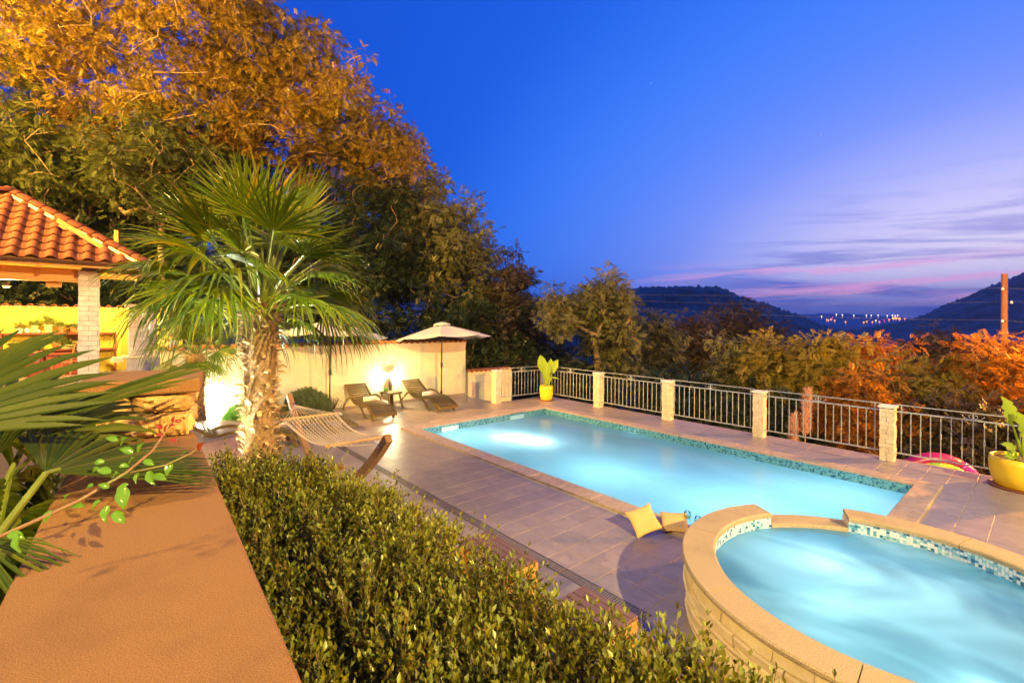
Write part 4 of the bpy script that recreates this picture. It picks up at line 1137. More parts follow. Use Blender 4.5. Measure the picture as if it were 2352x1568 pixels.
for l, b, z, r, h, pm, lr, lh in [
    ('pale green tapered pot with leafy herb, second from the left of the top shelf', -6.89, 2.077, .085, .20, 'pot_green', .12, .12),
    ('larger pale green pot with the tallest herb, middle of the top shelf', -6.62, 2.077, .10, .22, 'pot_green', .17, .24),
    ('terracotta pot with fluffy plant, right of the tall herb', -6.37, 2.077, .08, .16, 'pot_terracotta', .12, .11),
    ('terracotta pot next to the stone pillar on the top shelf', -6.12, 2.077, .085, .16, 'pot_terracotta', .13, .06),
    ('round dark green bushy plant at the left end of the top shelf', -7.16, 2.077, .07, .12, 'white_ceramic', .13, .16),
    ('wide bowl of pale lettuce leaves on the lower shelf', -6.25, 1.622, .17, .12, 'pot_green', .26, .12),
    ('bushy herb with dense green foliage behind the lettuce, lower shelf', -6.45, 1.622, .11, .16, 'pot_terracotta', .22, .26),
    ('small cream pot on the lower shelf, left part', -6.85, 1.622, .09, .12, 'white_ceramic', .14, .12),
    ('low plant at the far left of the lower shelf', -7.25, 1.622, .09, .10, 'white_ceramic', .14, .10)]:
    pot_plant(l, -8.43 if z > 2 else -8.38, b, z, r, h, pm, 'herb_leaf', 60 if lh < .2 else 130, lr, lh, .075)
for l, b, s_ in [('white egg shaped ornament left on the top shelf', -7.02, .055), ('small white round ornament between two green pots', -6.80, .035)]:
    g_ = G(); g_.lathe([(.001, 0), (s_*.7, s_*.1), (s_, s_*.9), (s_*.8, s_*1.7), (s_*.3, s_*2.3), (.001, s_*2.5)], 14); o = g_.obj('ornament', 'white_ceramic'); o.matrix_world = PF @ Matrix.Translation((-8.36, b, 2.077)); tag(o, l, 'ornament')

# wooden ladder-back chairs in the pavilion
def chair(label, a, b, rz, group='wooden chairs in the pavilion'):
    t_ = thing('wooden_chair', label, 'chair', PF @ Matrix.Translation((a, b, TZ+.012)) @ Matrix.Rotation(rz, 4, 'Z'), group=group)
    for x in (-.2, .2):
        G().tube([(x, .2, 0), (x, .2, .43)], .02, 6).obj('leg', 'bar_wood', t_)
        G().tube([(x, -.2, 0), (x, -.21, .45), (x, -.32, .95)], .022, 6).obj('leg', 'bar_wood', t_)
    G().box(-.22, -.22, .43, .22, .22, .46, c=.006).obj('seat', 'red_wood', t_)
    for k in range(4): G().box(-.19, -.245-.028*k, .55+.1*k, .19, -.225-.028*k, .60+.1*k).obj('back_slat', 'bar_wood', t_)
    return t_
chair('wooden ladder back chair leaning beside the stone pillar', -6.45, -6.15, R(150))
chair('wooden chair half hidden by the palm fan at the left edge', -6.9, -7.6, R(80))
tb = thing('dining_table', 'dark red wooden table glimpsed behind the palm fan', 'table', PF @ Matrix.Translation((-6.2, -7.0, TZ+.012)))
for k in range(6): G().box(-.42+.14*k, -.7, .70, -.29+.14*k, .55, .735, c=.003).obj('plank', 'red_wood', tb)
for x in (-.36, .36):
    for y in (-.6, .45): G().box(x-.03, y-.03, 0, x+.03, y+.03, .70).obj('leg', 'red_wood', tb)

# barbecue with stone chimney
bbq = thing('barbecue', 'white stone barbecue with tall chimney stack behind the palm', 'barbecue', PF)
def bricks(a0, a1, b0, b1, z0, z1, ch, bl, parent, matn='white_stone'):
    G().box(a0+.02, b0+.02, z0, a1-.02, b1-.02, z1).obj('core', 'mortar', parent)
    rows = int(round((z1-z0)/ch)); ch = (z1-z0)/rows
    for k in range(rows):
        za, zb = z0+k*ch+.003, z0+(k+1)*ch-.003; p = b0 - (k % 2)*bl*.5
        while p < b1-.03:
            s0, s1 = max(b0, p), min(b1, p+bl*rng.uniform(.85, 1.1)); p = p+bl
            s1 = min(b1, p) 
            if s1-s0 < .03: continue
            G().box(a1-.05, s0+.002, za, a1+rng.uniform(-.004, .007), s1-.002, zb, c=.003).obj('stone', matn, parent)
        p = a0 - (k % 2)*bl*.5
        while p < a1-.06:
            s0, s1 = max(a0, p), min(a1-.055, p+bl); p += bl
            if s1-s0 < .03: continue
            G().box(s0+.002, b1-.05, za, s1-.002, b1+rng.uniform(-.004, .006), zb, c=.003).obj('stone', matn, parent)
bricks(-7.2, -6.3, -5.02, -3.92, TZ-.3, 1.42, .17, .40, bbq)
G().box(-7.25, -5.10, 1.42, -6.26, -3.88, 1.47, c=.006).obj('worktop', 'cream_render', bbq)
ch_ = link('chimney', G().box(-7.19, -4.96, 1.472, -6.78, -4.36, 2.8).data('chimney_core', 'mortar'), bbq)
bricks(-7.2, -6.6, -4.98, -4.40, 1.475, 2.78, .125, .30, ch_)
G().box(-7.25, -5.05, 2.78, -6.53, -4.33, 2.86, c=.006).obj('cap', 'cream_render', ch_)
bricks(-7.2, -6.5, -4.10, -3.92, 1.475, 1.9, .125, .30, ch_)
G().box(-7.6, -5.35, 1.28, -7.2, -5.06, 1.40).obj('side_shelf', 'white_stone', bbq)
flo = pot_plant('white pot of small red flowers on the barbecue worktop', -6.5, -4.38, 1.472, .11, .19, 'white_ceramic', 'herb_leaf', 50, .15, .16, .07, group=None)
G().lathe([(.001, 0), (.03, .03), (.001, .05)], 6).obj('flower', 'inflatable_pink', flo, loc=(.05, .02, .36))
G().lathe([(.001, 0), (.03, .03), (.001, .05)], 6).obj('flower', 'inflatable_pink', flo, loc=(.08, -.08, .30))
pot_plant('terracotta flower pot on the ledge behind the palm', -6.6, -4.0, 1.9, .09, .15, 'pot_terracotta', 'herb_leaf', 40, .1, .1, .06, group=None)

# house on the slope behind
hs_ = thing('house', 'yellow house with dark roof half hidden behind palm and trees', 'house', PF @ Matrix.Translation((-17.5, -6.6, 0)))
G().box(-3, -2.6, -1, 3, 2.6, 4.95).obj('wall', 'house_wall', hs_)
rf = G(); rf.add([(-3.5, -3.2, 4.9), (3.5, -3.2, 4.9), (3.5, 3.2, 4.9), (-3.5, 3.2, 4.9), (-3.5, 0, 6.1), (3.5, 0, 6.1)], [(0, 1, 5, 4), (2, 3, 4, 5), (1, 2, 5), (3, 0, 4), (3, 2, 1, 0)])
rf.obj('roof', 'slate_roof', hs_)
wn_ = G().box(3.0, -.5, 2.6, 3.05, .5, 3.8).obj('window', 'lamp_metal', hs_)
lamp('house_light', 'POINT', W(-13.6, -6.2, 3.6), 300, (1, .75, .35), .2)
# ================================================================== FURNITURE
def lounger(label, a, b, rz, group='curved wooden sun loungers'):
    """local x runs head -> foot, 1.95 long, .66 wide"""
    t_ = thing('sun_lounger', label, 'sun lounger', PF @ Matrix.Translation((a, b, .002)) @ Matrix.Rotation(rz, 4, 'Z'), group=group)
    ctrl = [(0, .70), (.25, .53), (.5, .375), (.72, .30), (.95, .325), (1.2, .375), (1.45, .36), (1.7, .26), (1.93, .155)]
    def zz_(x):
        for (x0, z0), (x1, z1), in zip(ctrl, ctrl[1:]):
            if x <= x1: 
                t = (x-x0)/(x1-x0); return z0+(z1-z0)*t
        return ctrl[-1][1]
    xs = [1.93*i/40 for i in range(41)]
    zs = [zz_(x) for x in xs]
    for _ in range(6): zs = [zs[0]] + [(zs[i-1]+2*zs[i]+zs[i+1])/4 for i in range(1, 40)] + [zs[-1]]
    zf = lambda x: float(np.interp(x, xs, zs))
    n = 27
    for i in range(n):
        x = .03+1.87*i/(n-1); sl = (zf(x+.02)-zf(x-.02))/.04; an = math.atan(sl)
        T = Matrix.Translation((x, 0, zf(x)+.012)) @ Matrix.Rotation(-an, 4, 'Y')
        if not hasattr(lounger, 'sm'): lounger.sm = G().box(-.026, -.30, -.008, .026, .30, .008, c=.003).data('slat', 'lounger_wood')
        link('slat', lounger.sm, t_, mw=T)
    for s in (-1, 1):
        y = s*.285
        G().strip([(x, y, zf(x)-.028) for x in xs], (0, .032, 0), (0, 0, .055)).obj('side_rail', 'lounger_rail_wood', t_)
        arc = []
        for i in range(25):
            q = i/24; x = -.02+1.50*q; z = .02 + .43*math.sin(math.pi*min(1, q*1.02)**.92)**.85 if q < .98 else .02
            arc.append((x, s*.325, max(.02, z)))
        G().strip(arc, (0, .036, 0), [Vector((0, 0, .055)) if 3 < i < 21 else Vector((.055, 0, .02)) for i in range(25)]).obj('arched_leg', 'lounger_rail_wood', t_)
        G().strip([(1.66, y, .27), (1.78, y, .01)], (0, .035, 0), (.07, 0, .02)).obj('foot', 'lounger_rail_wood', t_)
    G().box(1.915, -.30, .105, 1.945, .30, .165, c=.004).obj('end_board', 'lounger_rail_wood', t_)
    return t_
def towel(label, a, b, z, rz):
    g_ = G(); pts = []
    for i in range(48):
        t_ = i/47; r = .012+.050*t_; an = t_*4*2*math.pi; pts.append((r*math.cos(an), r*math.sin(an)))
    L_ = .30; v = []; f = []
    for sgn in (-1, 1):
        for (x, zq) in pts: v.append((x, sgn*L_/2, zq))
    n = len(pts)
    for i in range(n-1): f.append((i, i+1, n+i+1, n+i))
    o = g_.add(v, f).obj('rolled_towel', 'towel', smooth=True)
    md = o.modifiers.new('s', 'SOLIDIFY'); md.thickness = .011
    o.matrix_world = PF @ Matrix.Translation((a, b, z+.068)) @ Matrix.Rotation(rz, 4, 'Z')
    tag(o, label, 'towel', 'rolled white towels on the loungers')
lounger('curved slatted wooden lounger with rolled towel, left of the small side table', -3.26, -.16, R(0))
lounger('curved slatted wooden lounger with rolled towel, right of the small side table', -3.15, 1.50, R(4))
lounger('curved slatted wooden lounger without towel, nearest the bright green shrub and behind the palm trunk', -.50, -4.35, R(88))
lounger('curved slatted wooden lounger without towel, behind the rope hammock', -1.30, -3.0, R(80))
towel('white rolled towel on the lounger left of the side table', -2.42, -.10, .325, R(4))
towel('white rolled towel on the lounger right of the side table', -2.28, 1.58, .325, R(8))

# side table with a small vase
st_ = thing('side_table', 'small square wooden side table between the two loungers with towels', 'side table', PF @ Matrix.Translation((-2.85, .72, 0)) @ Matrix.Rotation(R(8), 4, 'Z'))
for k in range(6): G().box(-.24+.081*k, -.24, .43, -.24+.081*k+.075, .24, .452, c=.003).obj('slat', 'lounger_wood', st_)
G().box(-.225, -.22, .395, -.195, .22, .429).obj('rail', 'lounger_rail_wood', st_); G().box(.195, -.22, .395, .225, .22, .429).obj('rail', 'lounger_rail_wood', st_)
for x in (-1, 1):
    for y in (-1, 1): G().strip([(x*.17, y*.17, .42), (x*.235, y*.235, .0)], (.045, 0, 0), (0, .03, 0)).obj('leg', 'lounger_rail_wood', st_)
vs = thing('vase', 'small round green vase with a curled twig on the side table', 'vase', PF @ Matrix.Translation((-2.92, .60, .453)))
g_ = G(); g_.lathe([(.001, 0), (.045, .005), (.065, .05), (.055, .09), (.03, .12), (.025, .125)], 16); g_.obj('body', 'bush_bright', vs, smooth=True)
g_ = G(); g_.tube([(0, 0, .1), (.01, -.02, .18), (0, -.03, .26), (0, -.06, .30), (.0, -.09, .29)], .004, 5); g_.obj('twig', 'twig', vs)

# bollard lamp against the wall
bol = thing('bollard_lamp', 'dark post lamp throwing bright light on the cream wall between the loungers', 'lamp', PF @ Matrix.Translation((-3.13, .84, 0)))
G().tube([(0, 0, 0), (0, 0, .80)], .045, 16).obj('post', 'lamp_metal', bol); G().box(-.08, -.08, 0, .08, .08, .012).obj('base', 'lamp_metal', bol)
g_ = G(); g_.lathe([(.045, .80), (.045, .805), (.001, .81)], 16); g_.obj('cap', 'lamp_metal', bol)
g_ = G(); g_.lathe([(.001, .888), (.05, .89), (.062, .90), (.001, .912)], 16); g_.obj('hood', 'lamp_metal', bol)
for k in range(3): a_ = k*2.1+.6; G().tube([(.04*math.cos(a_), .04*math.sin(a_), .81), (.04*math.cos(a_), .04*math.sin(a_), .89)], .003, 4).obj('hood_support', 'lamp_metal', bol)
g_ = G(); g_.lathe([(.001, .812), (.022, .82), (.022, .86), (.001, .868)], 10); g_.obj('bulb', 'lamp_white_glow', bol)
lamp('bollard_light', 'POINT', W(-3.06, .84, .86), 110, (1.0, .86, .45), .03)

# umbrellas
def umbrella(label, a, b, rz, tilt, tdir, h=2.02, group='pale canvas umbrellas by the wall'):
    t_ = thing('umbrella', label, 'umbrella', PF @ Matrix.Translation((a, b, 0)) @ Matrix.Rotation(rz, 4, 'Z'), group=group)
    g_ = G(); g_.lathe([(.001, .0), (.24, .0), (.25, .02), (.24, .05), (.05, .07), (.035, .08), (.035, .34), (.001, .34)], 20); g_.obj('base', 'dark_iron', t_)
    G().tube([(0, 0, .08), (0, 0, h+.3)], .021, 12).obj('pole', 'dark_iron', t_)
    g_ = G(); g_.lathe([(.021, 1.02), (.034, 1.05), (.040, 1.16), (.028, 1.20), (.021, 1.20)], 12); g_.tube([(.03, 0, 1.12), (.08, 0, 1.12), (.10, 0, 1.06), (.13, 0, 1.05)], .007, 5); g_.obj('crank', 'dark_iron', t_)
    top = link('canopy_frame', G().lathe([(.001, .0), (.04, 0), (.04, -.08), (.001, -.08)], 10).data('hub', 'dark_iron'), t_, mw=Matrix.Translation((0, 0, h+.35)) @ Matrix.Rotation(tilt, 4, Vector((math.cos(tdir), math.sin(tdir), 0))))
    N = 8; Rr = 1.5; dz = -.44
    v = [(0, 0, 0)]; f = []; rings = [.25, .5, .75, 1.0]; per = 6
    for ri, q in enumerate(rings):
        for k in range(N*per):
            a_ = 2*math.pi*k/(N*per); m_ = (k % per)/per; sag = math.sin(math.pi*m_)
            rr = Rr*q*(1-.055*sag)*(math.cos(math.pi/N)/math.cos((m_-.5)*2*math.pi/N) if True else 1)
            v.append((rr*math.cos(a_), rr*math.sin(a_), dz*q**1.12 - .035*sag*q*q))
    n = N*per
    for k in range(n): f.append((0, 1+k, 1+(k+1) % n))
    for ri in range(3):
        for k in range(n): f.append((1+ri*n+k, 1+(ri+1)*n+k, 1+(ri+1)*n+(k+1) % n, 1+ri*n+(k+1) % n))
    o = link('canopy', mesh_data('canopy', v, f, 'canvas'), top, loc=(0, 0, .0)); md = o.modifiers.new('s', 'SOLIDIFY'); md.thickness = .004; smooth_by_angle(o, 12)
    g_ = G(); pr_ = [(.001, .075), (.10, .06), (.24, .015), (.27, -.045), (.255, -.05)]; g_.lathe(pr_, 16); o = g_.obj('vent_cap', 'canvas', top, smooth=True)
    for k in range(N):
        a_ = 2*math.pi*k/N; e_ = Vector((Rr*.97*math.cos(a_), Rr*.97*math.sin(a_), dz*.97-.012)); mid = e_*.5
        G().tube([(0, 0, -.03), mid + Vector((0, 0, -.005)), e_], .007, 4).obj('rib', 'dark_iron', top)
        G().tube([(0, 0, -.50), mid + Vector((0, 0, -.012))], .006, 4).obj('strut', 'dark_iron', top)
    return t_
umbrella('pale umbrella standing alone right of the loungers, fully visible against the trees', -2.78, 2.36, R(10), R(-6), R(80))
umbrella('pale umbrella partly hidden by the palm crown, left of the first towel lounger', -2.90, -.98, R(10), R(-5), R(40), h=2.12)

# hammock on its bowed wooden stand
HB = -2.93
ham = thing('hammock', 'rope hammock with orange wooden spreader bars on a bowed wooden stand', 'hammock', PF @ Matrix.Translation((0, HB, 0)))
def bow(a0, z0, a1, z1, n=14, pw=1.75):
    return [(a0+(a1-a0)*i/n, 0, z0+(z1-z0)*(i/n)**pw) for i in range(n+1)]
for (a0, a1, zt) in ((2.55, .58, 1.15), (2.55, 4.50, 1.15)):
    pts = bow(a0, .10, a1, zt); th_ = []
    for i, p in enumerate(pts):
        q0, q1 = Vector(pts[max(0, i-1)]), Vector(pts[min(len(pts)-1, i+1)]); d = (q1-q0).normalized(); th_.append(Vector((-d.z, 0, d.x))*.105)
    o = G().strip(pts, (0, .085, 0), th_).obj('bowed_beam', 'hammock_wood', ham); bv = o.modifiers.new('b', 'BEVEL'); bv.width = .008; bv.segments = 2
    G().lathe([(.018, .05), (.018, .06), (.001, .065)], 8).obj('bolt', 'chrome', ham, mw=Matrix.Translation((pts[-2][0], -.0, pts[-2][2])) @ Matrix.Rotation(R(90), 4, 'X'))
for x in (1.7, 3.4): G().box(x-.045, -.55, 0.0, x+.045, .55, .07, c=.006).obj('cross_foot', 'hammock_wood', ham)
xb0, xb1, zb = 1.76, 3.70, .955; hw = .40
for x, nm in ((xb0, 'spreader_bar'), (xb1, 'spreader_bar')): G().tube([(x, -hw-.04, zb), (x, hw+.04, zb)], .017, 8).obj(nm, 'bar_wood', ham)
def netp(s, q):   # s along 0..1, q across -1..1
    sag = .155*math.sin(math.pi*s)*(1-.25*abs(q)); nar = 1-.10*math.sin(math.pi*s)
    return (xb0+(xb1-xb0)*s, q*hw*nar, zb-sag)
NC, NR = 14, 22; g_ = G()
for c_ in range(NC):
    for par_ in (0, 1):
        pts = []
        for r_ in range(NR+1):
            q = -1 + 2*(c_+ (.5 if (r_+par_) % 2 else 0) + .25)/NC; pts.append(netp(r_/NR, max(-1, min(1, q))))
        g_.tube(pts, .0035, 4, caps=False)
g_.obj('net', 'rope', ham)
for q in (-1, 1): G().tube([netp(i/20, q) for i in range(21)], .009, 5).obj('edge_rope', 'rope', ham)
for xe, ax_, az_ in ((xb0, .93, 1.02), (xb1, 4.22, 1.02)):
    for k in range(12):
        q = -1+2*k/11; G().tube([(xe, q*hw, zb), ((xe+ax_)/2, q*hw*.5, (zb+az_)/2-.01), (ax_, 0, az_)], .0035, 4).obj('suspension_cord', 'rope', ham)
        G().lathe([(.001, -.014), (.014, 0), (.001, .014)], 6).obj('knot', 'rope', ham, loc=(xe, q*hw, zb-.022))
for x0, z0, x1, z1 in ((.93, 1.02, .66, 1.10), (4.22, 1.02, 4.42, 1.08)):
    n = 9
    for k in range(n):
        p = Vector((x0+(x1-x0)*k/(n-1), 0, z0+(z1-z0)*k/(n-1)-.02*math.sin(math.pi*k/(n-1)))); g_ = G()
        ring = [(.017*math.cos(t_*.785), .009*math.sin(t_*.785), 0) for t_ in range(9)]; g_.tube(ring, .003, 4)
        g_.obj('chain_link', 'chrome', ham, mw=Matrix.Translation(p) @ Matrix.Rotation(R(90)*(k % 2), 4, 'X'))

# two slatted benches beside the drain
def bench(label, a1, length, b1=-2.50, wd=.36, h=.42):
    t_ = thing('slatted_bench', label, 'bench', PF @ Matrix.Translation((a1, b1, 0)), group='low slatted benches beside the drain')
    n = 5; sw = wd/n
    for k in range(n): G().box(-length, -wd+sw*k+.004, h-.025, 0, -wd+sw*(k+1)-.004, h, c=.003).obj('slat', 'bench_wood', t_)
    for x in (-.03, -length+.06): G().box(x-.03, -wd, h-.10, x+.028, 0, h-.027, c=.003).obj('end_rail', 'bench_end_wood', t_)
    for x in (-.03, -length+.06):
        for y in (-.05, -wd+.05): G().box(x-.03, y-.035, 0, x+.028, y+.035, h-.101).obj('leg', 'bench_end_wood', t_)
bench('low slatted bench with orange end rail, half way along the hedge', 6.53, .72)
bench('low slatted bench with orange end rail, nearest the hot tub', 7.55, .50)

# pillows on the coping
def pillow(label, mw_, s=.42, sub=14):
    v = []; f = []; n = sub
    for side in (1, -1):
        for j in range(n+1):
            for i in range(n+1):
                x, y = -1+2*i/n, -1+2*j/n
                pin = 1-.11*(1-x*x)*(abs(y)**3) ; pin2 = 1-.11*(1-y*y)*(abs(x)**3)
                th_ = .30*((1-x**4)*(1-y**4))**.62*(1+.06*math.sin(5*x+2)*math.cos(4*y))
                v.append((x*pin2*s/2, y*pin*s/2, side*th_*s/2*.62))
    m_ = (n+1)*(n+1)
    for j in range(n):
        for i in range(n):
            a = j*(n+1)+i; f.append((a, a+1, a+n+2, a+n+1)); f.append((m_+a, m_+a+n+1, m_+a+n+2, m_+a+1))
    o = link('pillow', mesh_data('pillow', v, f, 'pillow_fabric', True), mw=mw_); tag(o, label, 'pillow', 'cushions at the pool corner')
    return o
p0 = W(6.30, -.55, 0)
def basis(x, z, o): 
    x = Vector(x).normalized(); z = Vector(z).normalized(); y = z.cross(x).normalized(); z = x.cross(y); return Matrix.Translation(o) @ Matrix((x, y, z)).transposed().to_4x4()
pillow('square yellow cushion leaning on the pool coping, in front of another one', basis((1, .12, .34), (.15, -.66, .75), p0+Vector((.0, -.02, .155))), .33)
pillow('yellow cushion behind the front one, lying on the coping edge', basis((.95, -.25, .05), (-.1, -.35, .9), W(6.50, -.20, .10)), .32)

def wine_glass(label, p, h=.19, group='wine glasses by the hot tub rim', tip=0):
    t_ = thing('wine_glass', label, 'wine glass', loc=p, group=group)
    g_ = G(); g_.lathe([(.001, 0), (.034, .001), (.033, .004), (.006, .010), (.004, .02), (.004, .085), (.010, .092), (.030, .110), (.040, .135), (.038, .165), (.032, h), (.0305, h), (.036, .165), (.038, .137), (.028, .113), (.001, .098)], 20); g_.obj('bowl', 'wine_glass', t_, smooth=True)
    g_ = G(); g_.lathe([(.001, .100), (.026, .112), (.0375, .134), (.001, .1345)], 18); g_.obj('wine', 'wine', t_)
    if tip: t_.rotation_euler = (tip, 0, 0)
wine_glass('half full wine glass standing left on the coping next to the tub', W(6.60, -.08, .036))
wine_glass('half full wine glass nearest the round tub rim, right of the other', W(6.76, -.13, .036))

# planters with elephant ear plants
def big_leaf(g_, base, tip, wd, droop=.15, up_=Vector((0, 0, 1)), ruf=.02, mi=0):
    base, tip = Vector(base), Vector(tip); ax = tip-base; L_ = ax.length; ax.normalize(); sd = ax.cross(up_).normalized(); nm = sd.cross(ax)
    n = 9; v = []; f = []
    for i in range(n+1):
        s_ = i/n; w_ = wd*(math.sin(math.pi*(s_*.86+.14))**.7)*(1-.25*s_) if s_ < 1 else 0.0
        back = -.16*L_ if i == 0 else 0
        c_ = base + ax*L_*s_ - nm*droop*L_*s_*s_
        wob = ruf*math.sin(i*2.3)
        v += [tuple(c_+sd*w_*.5+ax*back + nm*(.12*w_+wob)), tuple(c_+sd*w_*.25+nm*(.07*w_-wob*.5)+ax*back*.5), tuple(c_), tuple(c_-sd*w_*.25+nm*(.07*w_+wob*.5)+ax*back*.5), tuple(c_-sd*w_*.5+ax*back+nm*(.12*w_-wob))]
    for i in range(n):
        for k in range(4): f.append((i*5+k, i*5+k+1, (i+1)*5+k+1, (i+1)*5+k))
    g_.add(v, f, mi)
def planter(label, plabel, p, r, h, leaves, rotz=0, saucer=False):
    t_ = thing('planter', label, 'planter', loc=p, rotz=rotz)
    g_ = G(); g_.lathe([(.001, .02), (r*.78, .02), (r*.84, .04), (r*.97, h*.45), (r, h*.8), (r*.97, h), (r*.93, h), (r*.93, h*.85)], 40); g_.obj('pot', 'pot_yellow', t_, smooth=True)
    g_ = G(); g_.lathe([(.001, .0), (r*.98, .0), (r*1.02, .03), (r*.98, .035), (r*.86, .018), (.001, .018)], 32); g_.obj('saucer', 'saucer', t_)
    g_ = G(); g_.lathe([(r*.94, h*.88), (.001, h*.90)], 24); g_.obj('soil', 'soil', t_)
    pl_ = thing('elephant_ear_plant', plabel, 'plant', loc=Vector(p)+Vector((0, 0, h*.89)), rotz=rotz)
    G().tube([(0, 0, 0), (.01, .01, h*.3), (0, .0, h*.55)], [.055*r*5*.6, .05*r*5*.5, .03*r*5*.5], 8).obj('stem', 'palm_boot', pl_)
    for (b, m, tip, wd, dr) in leaves:
        b, m, tip = Vector(b), Vector(m), Vector(tip)
        G().tube([b, b*.6+m*.4+Vector((0, 0, .02)), m], [.026, .018, .010], 6).obj('stalk', 'big_leaf', pl_, smooth=True)
        g_ = G(); big_leaf(g_, m, tip, wd, dr, up_=Vector((-.25*(tip-m).x, -1, .45))); g_.obj('leaf', 'big_leaf', pl_, smooth=True)
    return t_
planter('small yellow planter at the far corner of the fence', 'leafy elephant ear plant growing in the far yellow planter', (1.10, 14.72, 0), .215, .46, [
    ((-.03, 0, 0), (-.10, 0, .55), (-.20, -.02, 1.02), .34, .05), ((-.05, 0, 0), (-.02, -.02, .32), (.02, -.08, .78), .30, .1), ((0, 0, 0), (.03, -.05, .25), (-.06, -.12, .60), .22, .1),
    ((.04, 0, 0), (.12, 0, .50), (.14, 0, .90), .26, .05), ((.05, 0, 0), (.18, -.02, .52), (.34, -.06, .88), .26, .1), ((.05, -.02, 0), (.16, -.05, .32), (.40, -.12, .30), .05, .3)])
planter('large yellow planter at the right edge, partly out of frame', 'elephant ear plant with bright lime leaves in the large planter', (7.83, 7.12, 0), .385, .47, [
    ((0, 0, 0), (-.20, 0, .62), (-.34, -.02, .98), .28, .05), ((-.02, 0, 0), (-.08, -.06, .45), (-.24, -.14, .78), .26, .1), ((.06, 0, 0), (.25, -.05, .50), (.05, -.15, .55), .34, .1), ((.05, 0, 0), (.30, 0, .45), (.42, -.05, .85), .34, .1),
    ((-.10, 0, 0), (-.20, -.05, .18), (-.42, -.12, .30), .16, .15), ((-.12, 0, 0), (-.24, -.06, .10), (-.40, -.14, .12), .13, .2), ((-.05, -.1, 0), (.0, -.14, .15), (.30, -.3, .12), .20, .2), ((.04, 0, 0), (.02, -.04, .30), (.14, -.12, .62), .20, .1)])
# things beyond the railing
arch = thing('play_arch', 'pink and yellow green inflatable play arch on the lawn behind the railing', 'play arch', loc=W(7.80, 8.5, -1.15), rotz=R(-18))
def arch_part(nm, m_, r, zr, y, seg):
    pts = [(zr*math.cos(math.pi*t_), y, zr*math.sin(math.pi*t_)*.92) for t_ in [seg[0]+(seg[1]-seg[0])*i/12 for i in range(13)]]
    G().tube(pts, r, 12).obj(nm, m_, arch, smooth=True)
arch_part('upper_tube', 'inflatable_pink', .15, .72, 0, (.32, .80)); arch_part('upper_tube', 'inflatable_purple', .15, .72, 0, (.14, .32))
cols_ = ['inflatable_yellow', 'inflatable_green']
for k in range(10): arch_part('stripe', cols_[k % 2], .13, .56, -.10, (k/10, (k+1)/10))
for k in range(3): arch_part('stripe', cols_[k % 2], .16, .73, .02, (.0+k*.045, .045+k*.045)); arch_part('stripe', cols_[k % 2], .16, .73, .02, (.80+k*.065, .865+k*.065))
pam = thing('pampas_grass', 'pampas grass with two pink feathery plumes behind the railing', 'ornamental grass', loc=W(5.2, 8.4, -2.2))
for dx, z0, z1, r in ((.06, 1.75, 2.92, .17), (-.28, 1.45, 2.25, .16)):
    n = 700; s_ = rng.uniform(0, 1, n); rr = r*np.sin(np.pi*np.clip(s_*.9+.08, 0, 1))**.7; d = rand_dirs(n); d[:, 2] = np.abs(d[:, 2])+.9
    pos = np.stack([dx+d[:, 0]*rr*.3+.05*s_, d[:, 1]*rr*.3, z0+(z1-z0)*s_], 1)
    v, f = scatter_np([(0, 0, 0), (.5, .03, .0), (1, 0, -.1), (.5, -.03, 0)], LEAF_F, pos, frames(d), rng.uniform(.10, .22, n)); link('plume', np_mesh('plume', v, f, 'plume'), pam)
    G().tube([(dx*.3, 0, 0), (dx, 0, z0), (dx+.05, 0, z1-.1)], .008, 5).obj('stalk', 'plume', pam)
n = 500; d = rand_dirs(n, .9); v, f = scatter_np([(0, 0, 0), (.4, .012, .25), (1, 0, .1), (.4, -.012, .25)], LEAF_F, d*[.2, .2, .05], frames(d+[0, 0, .5]), rng.uniform(.8, 1.7, n)); link('blades', np_mesh('blades', v, f, 'grass_blade'), pam, kind='stuff')

# power pole and lines
pp = fwd(2306, 800, Y=21.0); top_z = fwd(2306, 629, Y=21.0).z
pole = thing('utility_pole', 'reddish wooden utility pole standing at the right edge', 'utility pole', loc=(pp.x, pp.y, -14))
G().tube([(0.06, 0, 0), (0, 0, top_z+14)], [.15, .115], 10).obj('pole', 'pole_wood', pole, smooth=True)
wy = [(2300, 663), (2316, 694), (2300, 737)]
for i, (x, y) in enumerate(wy):
    q = fwd(x, y, Y=20.85); g_ = G(); g_.lathe([(.001, -.06), (.05, -.05), (.055, 0), (.03, .02), (.05, .04), (.001, .07)], 10); sg = 1 if i == 1 else -1
    g_.obj('insulator', 'insulator', pole, loc=(sg*.20, -.12, q.z+14), smooth=True); G().tube([(0, -.09, q.z+13.98), (sg*.18, -.12, q.z+13.95)], .012, 5).obj('bracket', 'dark_iron', pole)
    ends = [fwd(1450, [676, 690, 705][i], Y=26), fwd(2700, [668, 700, 760][i], Y=18)]
    base_ = Vector((pp.x + sg*.20, pp.y-.12, q.z+.05)); pts = []
    for k in range(25): t_ = k/24; p = ends[0].lerp(base_, t_); p.z -= .5*4*t_*(1-t_)*.35; pts.append(p)
    for k in range(1, 9): t_ = k/8; p = base_.lerp(ends[1], t_); p.z -= .1*4*t_*(1-t_); pts.append(p)
    o = G().tube(pts, .0065, 4).obj('power_line', 'wire_black'); tag(o, ['topmost of the three overhead wires at the utility pole', 'middle overhead wire passing the utility pole', 'lowest overhead wire passing the utility pole'][i], 'power line')
